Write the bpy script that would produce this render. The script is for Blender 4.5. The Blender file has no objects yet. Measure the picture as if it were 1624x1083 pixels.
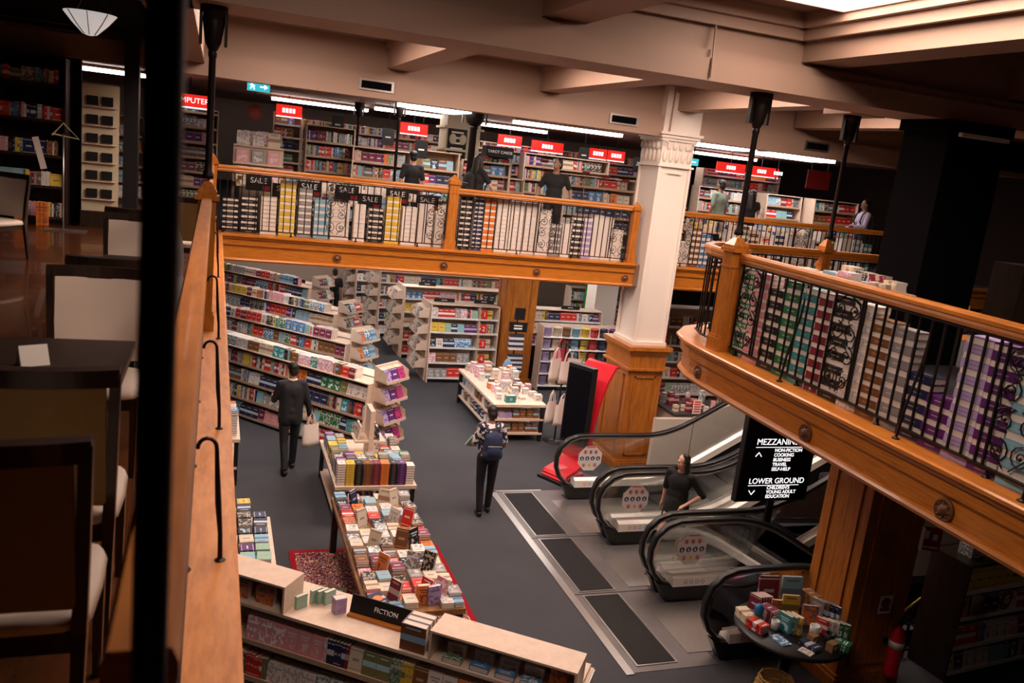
import bpy, math, random
from mathutils import Vector, Matrix, Euler
random.seed(7)
S = bpy.context.scene
COL = S.collection
PI = math.pi
# ------------------------------------------------------------------ camera
FPX, YAW, PITCH, ROLL = 1350.3, .34981, .20876, .11460
cy, sy, cp, sp = math.cos(YAW), math.sin(YAW), math.cos(PITCH), math.sin(PITCH)
F = Vector((sy*cp, cy*cp, -sp)); R0 = Vector((cy, -sy, 0)); U0 = R0.cross(F)
RR = math.cos(ROLL)*R0 + math.sin(ROLL)*U0
UU = -math.sin(ROLL)*R0 + math.cos(ROLL)*U0
cd = bpy.data.cameras.new('camera'); cam = bpy.data.objects.new('camera', cd); COL.objects.link(cam)
mw = Matrix((RR, UU, -F)).transposed().to_4x4(); mw.translation = Vector((0, 0, 5.3)); cam.matrix_world = mw
cd.sensor_width = 36; cd.lens = FPX/1624*36; cd.clip_start = .05; cd.clip_end = 100
cd.dof.use_dof = True; cd.dof.focus_distance = 12.5; cd.dof.aperture_fstop = 4.5
S.camera = cam
# ------------------------------------------------------------------ world, exposure
w = bpy.data.worlds.new('world'); S.world = w; w.use_nodes = True
w.node_tree.nodes['Background'].inputs[0].default_value = (1, .8, .7, 1)
w.node_tree.nodes['Background'].inputs[1].default_value = .012
vs = S.view_settings; vs.view_transform = 'Standard'; vs.look = 'None'; vs.gamma = 1; vs.use_curve_mapping = False
vs.exposure = 0.15
WARM = (1, .78, .66); COOL = (1, .90, .85)
P_COFFER, P_UNDER, P_BACK, P_DIM = 12.5, 52.0, 10.0, .4   # emission of the luminous panels
# ------------------------------------------------------------------ mesh helper
class MB:
    def __init__(s): s.v = []; s.f = []; s.m = []; s.uv = []; s.M = None; s.sm = []
    def face(s, pts, m=0, uv=None, smooth=False):
        b = len(s.v)
        for p in pts:
            p = Vector(p); s.v.append(s.M @ p if s.M else p)
        s.f.append(tuple(range(b, b+len(pts)))); s.m.append(m); s.sm.append(smooth)
        s.uv.append(uv or [(0, 0), (1, 0), (1, 1), (0, 1)][:len(pts)] if len(pts) <= 4 else [(0, 0)]*len(pts))
    def mesh(s, pts, faces, m=0, smooth=False):
        b = len(s.v)
        for p in pts:
            p = Vector(p); s.v.append(s.M @ p if s.M else p)
        for f in faces:
            s.f.append(tuple(b+i for i in f)); s.m.append(m); s.sm.append(smooth)
            s.uv.append([(0, 0), (1, 0), (1, 1), (0, 1)] if len(f) == 4 else [(0, 0)]*len(f))
    def box(s, x0, x1, y0, y1, z0, z1, m=0, mm=None):
        P = [(x0, y0, z0), (x1, y0, z0), (x1, y1, z0), (x0, y1, z0), (x0, y0, z1), (x1, y0, z1), (x1, y1, z1), (x0, y1, z1)]
        b = len(s.v)
        for p in P:
            p = Vector(p); s.v.append(s.M @ p if s.M else p)
        # front -y, right +x, back +y, left -x, top, bottom
        for i, f in enumerate([(0, 1, 5, 4), (1, 2, 6, 5), (2, 3, 7, 6), (3, 0, 4, 7), (4, 5, 6, 7), (3, 2, 1, 0)]):
            s.f.append(tuple(b+k for k in f)); s.m.append(mm[i] if mm else m); s.sm.append(False)
            s.uv.append([(0, 0), (1, 0), (1, 1), (0, 1)])
    def tube(s, pts, r, n=6, m=0, caps=True):
        pts = [Vector(p) for p in pts]; rs = r if isinstance(r, (list, tuple)) else [r]*len(pts)
        V = []; up = None
        for i, p in enumerate(pts):
            t = (pts[min(i+1, len(pts)-1)] - pts[max(i-1, 0)])
            if t.length < 1e-9: t = Vector((0, 0, 1))
            t.normalize()
            if up is None: up = Vector((0, 0, 1)) if abs(t.z) < .9 else Vector((1, 0, 0))
            a = t.cross(up)
            if a.length < 1e-4: up = Vector((1, .3, 0)); a = t.cross(up)
            a.normalize(); b = a.cross(t); up = b
            for k in range(n):
                an = 2*PI*k/n + PI/n
                V.append(p + (a*math.cos(an) + b*math.sin(an))*rs[i])
        Fs = [(i*n+k, i*n+(k+1) % n, (i+1)*n+(k+1) % n, (i+1)*n+k) for i in range(len(pts)-1) for k in range(n)]
        if caps: Fs += [tuple(range(n))[::-1], tuple((len(pts)-1)*n+k for k in range(n))]
        s.mesh(V, Fs, m, n > 6)
    def lathe(s, prof, n=20, m=0, c=(0, 0, 0), sx=1, sy=1):
        V = []
        for (r, z) in prof:
            for k in range(n):
                V.append((c[0]+sx*r*math.cos(2*PI*k/n), c[1]+sy*r*math.sin(2*PI*k/n), c[2]+z))
        Fs = [(i*n+k, i*n+(k+1) % n, (i+1)*n+(k+1) % n, (i+1)*n+k) for i in range(len(prof)-1) for k in range(n)]
        Fs += [tuple(range(n))[::-1], tuple((len(prof)-1)*n+k for k in range(n))]
        s.mesh(V, Fs, m, n > 8)
    def ell(s, c, r, n=14, k=9, m=0, M=None):
        V = []; Fs = []
        for i in range(k+1):
            th = PI*i/k
            for j in range(n):
                p = Vector((r[0]*math.sin(th)*math.cos(2*PI*j/n), r[1]*math.sin(th)*math.sin(2*PI*j/n), -r[2]*math.cos(th)))
                if M: p = M @ p
                V.append(Vector(c)+p)
        for i in range(k):
            for j in range(n):
                Fs.append((i*n+j, i*n+(j+1) % n, (i+1)*n+(j+1) % n, (i+1)*n+j))
        s.mesh(V, Fs, m, True)
    def prism(s, poly, z0, z1, m=0):      # poly in xy
        n = len(poly); V = [(x, y, z0) for x, y in poly]+[(x, y, z1) for x, y in poly]
        s.mesh(V, [(i, (i+1) % n, n+(i+1) % n, n+i) for i in range(n)]+[tuple(range(n))[::-1], tuple(n+i for i in range(n))], m)
    def extr(s, poly, a, b, m=0, axis='x'):   # poly (p,q) extruded along an axis from a to b; q is z
        n = len(poly)
        mk = (lambda t, p, q: (t, p, q)) if axis == 'x' else (lambda t, p, q: (p, t, q))
        V = [mk(a, *q) for q in poly]+[mk(b, *q) for q in poly]
        s.mesh(V, [(i, (i+1) % n, n+(i+1) % n, n+i) for i in range(n)]+[tuple(range(n))[::-1], tuple(n+i for i in range(n))], m)
    def sweep(s, prof, path, m=0):   # prof (offset to the path's own right, z) along an open xy path
        path = [Vector(p) for p in path]; n = len(prof); V = []
        for i, p in enumerate(path):
            d1 = (path[i]-path[i-1]).normalized() if i else (path[1]-path[0]).normalized()
            d2 = (path[i+1]-path[i]).normalized() if i < len(path)-1 else d1
            t = (d1+d2).normalized(); k = 1/max(.5, t.dot(d1)); nr = Vector((t.y, -t.x))*k
            for (o, z) in prof: V.append((p.x+nr.x*o, p.y+nr.y*o, z))
        Fs = [(i*n+k, i*n+(k+1) % n, (i+1)*n+(k+1) % n, (i+1)*n+k) for i in range(len(path)-1) for k in range(n)]
        Fs += [tuple(range(n))[::-1], tuple((len(path)-1)*n+k for k in range(n))]
        s.mesh(V, Fs, m)
    def data(s, name, mats):
        me = bpy.data.meshes.new(name); me.from_pydata([tuple(v) for v in s.v], [], s.f)
        for m in mats: me.materials.append(m)
        me.polygons.foreach_set('material_index', s.m)
        me.polygons.foreach_set('use_smooth', s.sm)
        ul = me.uv_layers.new(name='UVMap'); flat = []
        for u in s.uv:
            for a in u: flat += [a[0], a[1]]
        ul.data.foreach_set('uv', flat); me.update()
        return me
    def build(s, name, mats, parent=None, loc=(0, 0, 0), rz=0, **kw):
        if not isinstance(mats, (list, tuple)): mats = [mats]
        o = bpy.data.objects.new(name, s.data(name, mats)); COL.objects.link(o)
        o.location = loc; o.rotation_euler = (0, 0, rz)
        if parent: o.parent = parent
        tag(o, **kw)
        return o
def tag(o, label=None, cat=None, group=None, kind=None):
    if label: o['label'] = label
    if cat: o['category'] = cat
    if group: o['group'] = group
    if kind: o['kind'] = kind
    return o
def empty(name, loc, rz=0, **kw):
    o = bpy.data.objects.new(name, None); COL.objects.link(o); o.location = loc; o.rotation_euler = (0, 0, rz); o.empty_display_size = .1
    return tag(o, **kw)
def copy_tree(o, parent=None):
    c = o.copy(); COL.objects.link(c)
    if parent: c.parent = parent
    for ch in list(o.children): copy_tree(ch, c)
    return c
def B(name, mats, parent, *boxes, **kw):
    m = MB()
    for b in boxes: m.box(*b)
    return m.build(name, mats, parent, **kw)
# ------------------------------------------------------------------ materials
def mat(name, c, rough=.6, metal=0, emit=None, es=0, noise=0, nscale=8, alpha=None, spec=.4, bump=0, trans=0, coat=0):
    m = bpy.data.materials.new(name); m.use_nodes = True; nt = m.node_tree; b = nt.nodes['Principled BSDF']
    b.inputs['Base Color'].default_value = (*c, 1); b.inputs['Roughness'].default_value = rough; b.inputs['Metallic'].default_value = metal
    b.inputs['Specular IOR Level'].default_value = spec; b.inputs['Coat Weight'].default_value = coat
    if emit: b.inputs['Emission Color'].default_value = (*emit, 1); b.inputs['Emission Strength'].default_value = es
    if trans: b.inputs['Transmission Weight'].default_value = trans; b.inputs['IOR'].default_value = 1.45
    if noise or bump:
        tc = nt.nodes.new('ShaderNodeTexCoord'); n = nt.nodes.new('ShaderNodeTexNoise'); n.inputs['Scale'].default_value = nscale; n.inputs['Detail'].default_value = 3
        nt.links.new(tc.outputs['Object'], n.inputs['Vector'])
        if noise:
            r = nt.nodes.new('ShaderNodeMix'); r.data_type = 'RGBA'
            r.inputs['A'].default_value = (*[x*(1-noise) for x in c], 1); r.inputs['B'].default_value = (*[min(1, x*(1+noise)) for x in c], 1)
            nt.links.new(n.outputs['Fac'], r.inputs['Factor']); nt.links.new(r.outputs['Result'], b.inputs['Base Color'])
        if bump:
            bp = nt.nodes.new('ShaderNodeBump'); bp.inputs['Strength'].default_value = bump; bp.inputs['Distance'].default_value = .01
            nt.links.new(n.outputs['Fac'], bp.inputs['Height']); nt.links.new(bp.outputs['Normal'], b.inputs['Normal'])
    return m
def wood(name, c1, c2, scale=(1, 1, 1), rough=.35, coat=.2):
    m = mat(name, c1, rough, coat=coat); nt = m.node_tree; b = nt.nodes['Principled BSDF']
    tc = nt.nodes.new('ShaderNodeTexCoord'); mp = nt.nodes.new('ShaderNodeMapping'); mp.inputs['Scale'].default_value = scale
    n = nt.nodes.new('ShaderNodeTexNoise'); n.inputs['Scale'].default_value = 6; n.inputs['Detail'].default_value = 6; n.inputs['Roughness'].default_value = .65
    r = nt.nodes.new('ShaderNodeValToRGB'); r.color_ramp.elements[0].color = (*c2, 1); r.color_ramp.elements[1].color = (*c1, 1)
    r.color_ramp.elements[0].position = .32; r.color_ramp.elements[1].position = .62
    L = nt.links.new; L(tc.outputs['Object'], mp.inputs['Vector']); L(mp.outputs[0], n.inputs['Vector']); L(n.outputs['Fac'], r.inputs[0]); L(r.outputs[0], b.inputs['Base Color'])
    return m
M = {}
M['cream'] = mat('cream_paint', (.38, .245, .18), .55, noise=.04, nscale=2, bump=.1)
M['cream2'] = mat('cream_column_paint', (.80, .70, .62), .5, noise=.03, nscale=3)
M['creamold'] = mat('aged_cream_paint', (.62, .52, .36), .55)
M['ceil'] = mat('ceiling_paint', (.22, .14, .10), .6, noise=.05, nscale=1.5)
M['oakx'] = wood('honey_oak_along_x', (.56, .19, .022), (.36, .105, .012), (.6, 5, 9))
M['oaky'] = wood('honey_oak_along_y', (.56, .19, .022), (.36, .105, .012), (5, .6, 9))
M['oakz'] = wood('honey_oak_upright', (.50, .17, .022), (.30, .085, .012), (5, 5, .5))
M['oakpale'] = wood('worn_oak_ledge', (.66, .25, .07), (.46, .15, .03), (4, .8, 4), .45)
M['darkwood'] = wood('espresso_wood', (.035, .018, .012), (.015, .008, .006), (3, 3, .6), .35)
M['birch'] = wood('pale_birch', (.78, .60, .48), (.70, .52, .40), (2, 2, 4), .5, 0)
M['birchedge'] = wood('birch_edge', (.60, .42, .30), (.50, .34, .22), (2, 2, 4), .5, 0)
M['parquet'] = wood('dark_parquet', (.12, .036, .010), (.055, .016, .005), (1.5, .4, 1), .25, .3)
M['iron'] = mat('black_iron', (.018, .012, .010), .45, .6)
M['black'] = mat('black_satin', (.012, .011, .012), .4)
M['blackmat'] = mat('black_matte', (.004, .0035, .004), 1, spec=.05)
M['rubber'] = mat('black_rubber', (.012, .012, .013), .28)
M['steel'] = mat('brushed_steel', (.50, .47, .45), .32, .9, noise=.08, nscale=20)
M['plate'] = mat('worn_steel_plate', (.19, .17, .17), .42, .55, noise=.25, nscale=3)
M['clad'] = mat('beige_cladding', (.62, .54, .47), .5)
M['deck'] = mat('pale_steel_deck', (.82, .76, .70), .35, .3)
M['glass'] = mat('balustrade_glass', (.85, .88, .86), .02, trans=1)
M['white'] = mat('white_plastic', (.82, .80, .78), .5)
M['paper'] = mat('paper_white', (.80, .72, .66), .8)
M['pages'] = mat('book_pages', (.80, .70, .62), .85, noise=.05, nscale=60)
M['red'] = mat('glossy_red', (.70, .015, .03), .35)
M['redsign'] = mat('lit_red_sign', (.6, .01, .01), .5, emit=(1, .03, .02), es=.75)
M['reddark'] = mat('dark_red_fascia', (.28, .015, .012), .5)
M['whitelit'] = mat('lit_white_lettering', (.9, .9, .9), .5, emit=(1, .95, .95), es=1.3)
M['cyan'] = mat('lit_exit_sign', (.05, .45, .55), .5, emit=(.05, .55, .68), es=.8)
M['leather'] = mat('cream_leather', (.74, .60, .50), .45, noise=.04, nscale=5)
M['khaki'] = mat('olive_fabric', (.36, .25, .10), .8, noise=.08, nscale=50)
M['darkgrey'] = mat('dark_grey', (.05, .045, .05), .6)
M['skin'] = mat('skin', (.62, .34, .24), .55)
M['skin2'] = mat('skin_brown', (.30, .15, .10), .55)
M['hair'] = mat('dark_hair', (.012, .008, .007), .45, bump=.5, nscale=60)
M['hairb'] = mat('brown_hair', (.09, .04, .02), .5, bump=.5, nscale=60)
M['coffer'] = mat('coffer_light', (.9, .85, .8), .5, emit=WARM, es=P_COFFER)
M['under'] = mat('fluorescent_panel', (.9, .85, .8), .5, emit=COOL, es=P_UNDER)
M['back'] = mat('fluorescent_tube_light', (.9, .85, .8), .5, emit=COOL, es=P_BACK)
M['dim'] = mat('dim_lamp_glass', (.8, .8, .8), .5, emit=(1, .9, .85), es=P_DIM)
M['weak'] = mat('added_weak_lamp', (.8, .8, .8), .5, emit=WARM, es=1.4)  # glow of the lamp added under the near balcony
M['screen'] = mat('black_screen', (.003, .003, .006), .6, spec=.1)
def carpet():
    m = mat('charcoal_carpet', (.085, .083, .092), .95, spec=.1); nt = m.node_tree; b = nt.nodes['Principled BSDF']; L = nt.links.new
    tc = nt.nodes.new('ShaderNodeTexCoord'); n = nt.nodes.new('ShaderNodeTexNoise'); n.inputs['Scale'].default_value = 120; n.inputs['Detail'].default_value = 2
    n2 = nt.nodes.new('ShaderNodeTexNoise'); n2.inputs['Scale'].default_value = 1.3
    r = nt.nodes.new('ShaderNodeValToRGB'); r.color_ramp.elements[0].color = (.038, .037, .042, 1); r.color_ramp.elements[1].color = (.088, .088, .098, 1)
    a = nt.nodes.new('ShaderNodeMath'); a.operation = 'MULTIPLY_ADD'; a.inputs[1].default_value = .35
    L(tc.outputs['Object'], n.inputs[0]); L(tc.outputs['Object'], n2.inputs[0]); L(n2.outputs['Fac'], a.inputs[0])
    s2 = nt.nodes.new('ShaderNodeMath'); s2.operation = 'MULTIPLY'; s2.inputs[1].default_value = .65; L(n.outputs['Fac'], s2.inputs[0]); L(s2.outputs[0], a.inputs[2]); L(a.outputs[0], r.inputs[0]); L(r.outputs[0], b.inputs['Base Color'])
    bp = nt.nodes.new('ShaderNodeBump'); bp.inputs['Strength'].default_value = .4; bp.inputs['Distance'].default_value = .004; L(n.outputs['Fac'], bp.inputs['Height']); L(bp.outputs[0], b.inputs['Normal'])
    return m
M['carpet'] = carpet()
def ruglike():
    m = mat('persian_rug', (.3, .05, .05), .95, spec=.05); nt = m.node_tree; b = nt.nodes['Principled BSDF']; L = nt.links.new
    tc = nt.nodes.new('ShaderNodeTexCoord'); v = nt.nodes.new('ShaderNodeTexVoronoi'); v.inputs['Scale'].default_value = 26
    r = nt.nodes.new('ShaderNodeValToRGB'); r.color_ramp.interpolation = 'CONSTANT'
    e = r.color_ramp.elements; e[0].color = (.17, .015, .02, 1); e[1].position = .3; e[1].color = (.55, .36, .24, 1)
    for p, c in ((.45, (.03, .03, .09)), (.6, (.22, .02, .03)), (.8, (.6, .42, .32))):
        x = e.new(p); x.color = (*c, 1)
    n = nt.nodes.new('ShaderNodeTexNoise'); n.inputs['Scale'].default_value = 9
    ad = nt.nodes.new('ShaderNodeMath'); ad.operation = 'ADD'; sc = nt.nodes.new('ShaderNodeMath'); sc.operation = 'MULTIPLY_ADD'; sc.inputs[1].default_value = .9; sc.inputs[2].default_value = -.4
    L(tc.outputs['Object'], v.inputs['Vector']); L(tc.outputs['Object'], n.inputs['Vector']); L(n.outputs['Fac'], sc.inputs[0]); L(v.outputs['Distance'], ad.inputs[0]); L(sc.outputs[0], ad.inputs[1]); L(ad.outputs[0], r.inputs[0]); L(r.outputs[0], b.inputs['Base Color'])
    return m
M['rug'] = ruglike(); M['rugred'] = mat('rug_red_border', (.28, .012, .02), .95, spec=.05)
# book covers: name -> (base, accent)
PAL = {'white': ((.80, .72, .66), (.25, .22, .24)), 'cream': ((.72, .60, .44), (.30, .12, .06)), 'black': ((.015, .014, .016), (.6, .5, .4)), 'navy': ((.015, .022, .075), (.6, .55, .5)),
       'blue': ((.05, .19, .42), (.75, .7, .6)), 'pale blue': ((.25, .47, .58), (.08, .12, .3)), 'teal': ((.04, .26, .27), (.7, .6, .4)), 'red': ((.62, .03, .02), (.8, .7, .6)),
       'orange': ((.75, .20, .04), (.1, .05, .04)), 'yellow': ((.78, .52, .06), (.1, .08, .05)), 'green': ((.02, .15, .06), (.75, .7, .6)), 'olive': ((.20, .20, .08), (.6, .5, .3)),
       'pink': ((.70, .30, .33), (.75, .6, .6)), 'purple': ((.11, .02, .15), (.65, .5, .6)), 'lavender': ((.45, .35, .60), (.15, .08, .3)), 'brown': ((.20, .08, .03), (.6, .4, .2)),
       'grey': ((.28, .26, .26), (.7, .65, .6)), 'maroon': ((.20, .02, .04), (.65, .5, .4)), 'magenta': ((.50, .03, .18), (.1, .02, .08)), 'mint': ((.30, .52, .42), (.6, .3, .1))}
def cover(name, base, acc, style):
    m = mat('cover_'+name, base, .45); nt = m.node_tree; b = nt.nodes['Principled BSDF']; L = nt.links.new
    uv = nt.nodes.new('ShaderNodeUVMap'); sep = nt.nodes.new('ShaderNodeSeparateXYZ'); L(uv.outputs[0], sep.inputs[0])
    def mth(op, a, c):
        n = nt.nodes.new('ShaderNodeMath'); n.operation = op
        for i, q in enumerate((a, c)):
            if isinstance(q, (int, float)): n.inputs[i].default_value = q
            else: L(q, n.inputs[i])
        return n.outputs[0]
    def band(x, lo, hi): return mth('MULTIPLY', mth('GREATER_THAN', x, lo), mth('LESS_THAN', x, hi))
    u, v = sep.outputs[0], sep.outputs[1]
    oi = nt.nodes.new('ShaderNodeObjectInfo'); mp = nt.nodes.new('ShaderNodeVectorMath'); mp.operation = 'ADD'; L(uv.outputs[0], mp.inputs[0])
    cb = nt.nodes.new('ShaderNodeCombineXYZ'); k = mth('MULTIPLY', oi.outputs['Random'], 37.0); L(k, cb.inputs[0]); L(k, cb.inputs[2]); L(cb.outputs[0], mp.inputs[1])
    nz = nt.nodes.new('ShaderNodeTexNoise'); nz.inputs['Scale'].default_value = 3.2 + style; nz.inputs['Detail'].default_value = 1; L(mp.outputs[0], nz.inputs['Vector'])
    if style == 0:   # two title lines and a picture block
        t = mth('MAXIMUM', mth('MULTIPLY', band(v, .74, .81), band(u, .15, .85)), mth('MULTIPLY', band(v, .62, .68), band(u, .25, .75)))
        pic = mth('MULTIPLY', mth('MULTIPLY', band(v, .12, .52), band(u, .15, .85)), mth('GREATER_THAN', nz.outputs['Fac'], .5))
        msk = mth('MAXIMUM', t, pic)
    elif style == 1: # broad band and small type
        msk = mth('MAXIMUM', band(v, .38, .62), mth('MULTIPLY', band(v, .84, .9), band(u, .2, .8)))
    elif style == 2: # all-over art with a title
        msk = mth('MAXIMUM', mth('GREATER_THAN', nz.outputs['Fac'], .54), mth('MULTIPLY', band(v, .7, .8), band(u, .1, .9)))
    elif style == 4: # plain board with a small spine title
        msk = mth('MULTIPLY', band(v, .3, .7), band(u, .38, .62))
    else:            # thin rules
        msk = mth('MAXIMUM', band(v, .08, .12), mth('MAXIMUM', band(v, .88, .92), mth('MULTIPLY', band(v, .45, .56), band(u, .25, .75))))
    mx = nt.nodes.new('ShaderNodeMix'); mx.data_type = 'RGBA'; mx.inputs['A'].default_value = (*base, 1); mx.inputs['B'].default_value = (*acc, 1)
    L(mth('MULTIPLY', msk, .8), mx.inputs['Factor']); L(mx.outputs['Result'], b.inputs['Base Color'])
    return m
COV = {}
for i, (k, (b_, a_)) in enumerate(PAL.items()):
    COV[k] = [cover(k.replace(' ', '_')+'_plain', b_, tuple(.6*q+.4*r for q, r in zip(a_, b_)), 4), cover(k.replace(' ', '_'), b_, a_, i % 4), cover(k.replace(' ', '_')+'_b', b_, tuple(min(1, x*1.4+.05) for x in a_[::-1]), (i+2) % 4)]
COVN = list(COV); COVM = [m for k in COVN for m in COV[k]]
def lit_text(body, name, size, parent, loc, rot, material, align='CENTER', ext=.004, shear=0, off=0):
    c = bpy.data.curves.new(name, 'FONT'); c.body = body; c.size = size; c.align_x = align; c.align_y = 'CENTER'; c.extrude = ext; c.shear = shear; c.offset = off
    c.materials.append(material)
    o = bpy.data.objects.new(name, c); COL.objects.link(o); o.location = loc; o.rotation_euler = rot
    me = bpy.data.meshes.new_from_object(o.evaluated_get(bpy.context.evaluated_depsgraph_get())); bpy.data.objects.remove(o); bpy.data.curves.remove(c)
    o = bpy.data.objects.new(name, me); COL.objects.link(o); o.location = loc; o.rotation_euler = rot
    if parent: o.parent = parent
    return o
# ------------------------------------------------------------------ book mesh (unit: x width, y thickness, z height)
def book_mesh():
    m = MB()
    m.box(0, 1, 0, .1, 0, 1, 0); m.box(0, 1, .9, 1, 0, 1, 0); m.box(0, .05, .1, .9, 0, 1, 0)
    m.box(.05, .97, .1, .9, .015, .985, 1)
    me = m.data('book', [COV['white'][0], M['pages']]); return me
BOOK = book_mesh()
BOOKO = bpy.data.objects.new('book_source', BOOK)
NB = {}
def book(name, T, w, t, h, color, label, group, v=None):
    """one book; T places its lower, spine-side front corner"""
    o = BOOKO.copy(); o.name = name; COL.objects.link(o)
    o.matrix_world = T @ Matrix.Diagonal((w, t, h, 1))
    o.material_slots[0].link = 'OBJECT'; o.material_slots[0].material = COV[color][random.randrange(1, 3) if v is None else v]
    tag(o, label=label, cat='book', group=group); NB[name] = NB.get(name, 0)+1
    return o
MASS = MB()      # the shelved paperbacks beyond the individually built ones
def mbook(T, w, t, h, color, v=None, mb=None):
    mb = mb or MASS
    i = COVN.index(color)*3 + (random.randrange(1, 3) if v is None else v); pg = len(COVM)
    old = mb.M; mb.M = T; mb.box(0, w, 0, t, 0, h, mm=[i, pg, i, i, pg, pg]); mb.M = old
def TR(x, y, z, rz=0, rx=0, ry=0): return Matrix.Translation((x, y, z)) @ Euler((rx, ry, rz)).to_matrix().to_4x4()
WOODL = ['white', 'white', 'white', 'cream', 'cream', 'cream', 'black', 'black', 'navy', 'navy', 'blue', 'pale blue', 'teal', 'red', 'red', 'orange', 'yellow', 'olive', 'pink', 'purple', 'brown', 'brown', 'grey', 'grey', 'maroon', 'maroon', 'mint', 'green', 'white', 'red']
# ================================================================== STRUCTURE
def st(name, mb, mats, **k): return mb.build(name, mats, kind='structure', **k)
def sbox(name, mt, *boxes):
    m = MB()
    for b in boxes: m.box(*b)
    return m.build(name, mt, kind='structure')
ZS = 3.6
sbox('floor', M['carpet'], (-8, 16.2, -3.4, 7.30, -.12, 0), (-8, 6.9, 7.30, 8.84, -.12, 0), (13.2, 16.2, 7.30, 8.84, -.12, 0), (-8, 16.2, 8.84, 30, -.12, 0))
sbox('floor_cafe', M['parquet'], (-8, -.13, -3.6, 33, 3.55, ZS))
m = MB(); m.prism([(-8, -3.6), (.04, -3.6), (.04, 14.88), (-8, 14.88)], 3.16, 3.55); m.prism([(-8, 14.88), (18, 14.88), (18, 33), (-8, 33)], 3.16, 3.58)
st('floor_mezzanine', m, M['ceil'])
sbox('floor_shop_mezzanine', M['carpet'], (-.13, 18, 15.1, 33, 3.58, 3.6))
RB = [(18, 9.05), (6.3, 9.03), (5.85, 8.93), (5.42, 8.7), (5.14, 8.36), (5.0, 7.95), (4.95, 7.5), (4.90, 6.5), (4.86, 5.5), (4.76, 3.5), (4.55, -1), (4.5, -3)]
m = MB(); m.prism([(18, 8.78), (6.35, 8.78), (5.9, 8.68), (5.55, 8.48), (5.30, 8.15), (5.2, 7.5), (5.12, 5.5), (5.0, 3.5), (4.8, -3.6), (18, -3.6)], 3.16, 3.57); st('floor_balcony', m, M['ceil'])
m = MB(); m.prism([(18, 8.75), (6.35, 8.75), (5.9, 8.65), (5.55, 8.45), (5.32, 8.1), (5.28, 7.5), (5.2, 5.5), (5.1, 3.5), (4.9, -3.6), (18, -3.6)], 3.575, 3.6); st('floor_balcony_carpet', m, M['darkgrey'])
FP = [(-.32, 3.602), (.085, 3.602), (.10, 3.59), (.10, 3.565), (.075, 3.55), (.06, 3.52), (.035, 3.505), (.035, 3.42), (.015, 3.40), (.0, 3.385), (.0, 3.20), (.025, 3.19), (.04, 3.17), (.025, 3.14), (-.32, 3.14)]
def lpath(pts):   # deck board and fascia in one moulding
    m = MB(); m.sweep(FP, pts, 0); return m
st('trim_1', lpath([(.045, -3), (.045, 14.6)]), M['oakpale'])
st('trim_2', lpath([(.045, 14.87), (7.78, 14.87)]), M['oakx'])
st('trim_3', lpath([(8.62, 14.87), (17.5, 14.87)]), M['oakx'])
FP = [(a, b+.035 if b < 3.3 else b) for a, b in FP]
st('trim_4', lpath(RB), M['oaky'])
# rosettes on the fascias
def rosette_mesh():
    m = MB(); m.lathe([(.0, 0), (.075, 0), (.075, .012), (.06, .022), (.055, .012), (.035, .014), (.03, .03), (.0, .036)], 18)
    for k in range(8):
        a = k*PI/4; m.ell((.045*math.cos(a), .045*math.sin(a), .014), (.012, .008, .012), 6, 4, 0)
    return m.data('rosette', [M['oakros']])
M['oakros'] = mat('carved_dark_oak', (.16, .055, .02), .45)
RO = rosette_mesh()
def rosette(x, y, rz, label, z=3.30, s=1, rootrot=None):
    o = bpy.data.objects.new('rosette', RO); COL.objects.link(o); o.location = (x, y, z); o.rotation_euler = (PI/2, 0, rz); o.scale = (s, s, s)
    tag(o, label=label, cat='ornament')
for x, t in ((2.04, 'under the sale stacks near the corner newel'), (3.95, 'below the middle newel of the far railing'), (5.75, 'between the middle newel and the white column'), (7.6, 'beside the white column')):
    rosette(x, 14.87, 0, 'round carved oak rosette on the far fascia '+t)
rosette(4.985, 7.72, -PI/2-.1, 'round carved oak rosette on the rounded end of the near balcony', s=1.15)
rosette(4.872, 5.75, -PI/2, 'round carved oak rosette above the black direction screen', s=1.15)
rosette(4.79, 4.15, -PI/2, 'large round carved rosette over the fire sign on the balcony fascia', s=1.15)
# ---- ceiling, beams
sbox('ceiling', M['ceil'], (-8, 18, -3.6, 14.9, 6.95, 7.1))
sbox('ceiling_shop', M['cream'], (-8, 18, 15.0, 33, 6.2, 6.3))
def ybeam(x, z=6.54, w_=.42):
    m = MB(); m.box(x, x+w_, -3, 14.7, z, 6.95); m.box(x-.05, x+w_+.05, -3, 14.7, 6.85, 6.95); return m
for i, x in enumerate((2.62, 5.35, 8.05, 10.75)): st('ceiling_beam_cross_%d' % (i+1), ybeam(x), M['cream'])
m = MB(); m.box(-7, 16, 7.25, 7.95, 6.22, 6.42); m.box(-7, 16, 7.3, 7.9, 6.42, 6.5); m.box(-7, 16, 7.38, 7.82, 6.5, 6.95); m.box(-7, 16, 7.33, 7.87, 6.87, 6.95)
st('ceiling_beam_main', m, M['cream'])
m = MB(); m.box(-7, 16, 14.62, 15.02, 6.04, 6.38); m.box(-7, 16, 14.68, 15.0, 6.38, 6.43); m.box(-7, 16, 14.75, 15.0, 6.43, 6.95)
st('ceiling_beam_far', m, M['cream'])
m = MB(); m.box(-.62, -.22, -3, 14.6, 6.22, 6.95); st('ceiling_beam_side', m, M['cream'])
sbox('ceiling_cafe', M['blackmat'], (-8, -.62, -3.6, 14.6, 6.5, 6.6))
m = MB()
for (x0, y0, x1, y1) in ((3.1, 1.0, 5.3, 7.33), ):
    for z0, z1, e in ((6.82, 6.95, .12), (6.72, 6.82, .05)):
        m.box(x0, x1, y1-e, y1, z0, z1); m.box(x1-e, x1, y0, y1, z0, z1)
st('trim_5', m, M['cream'])
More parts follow.
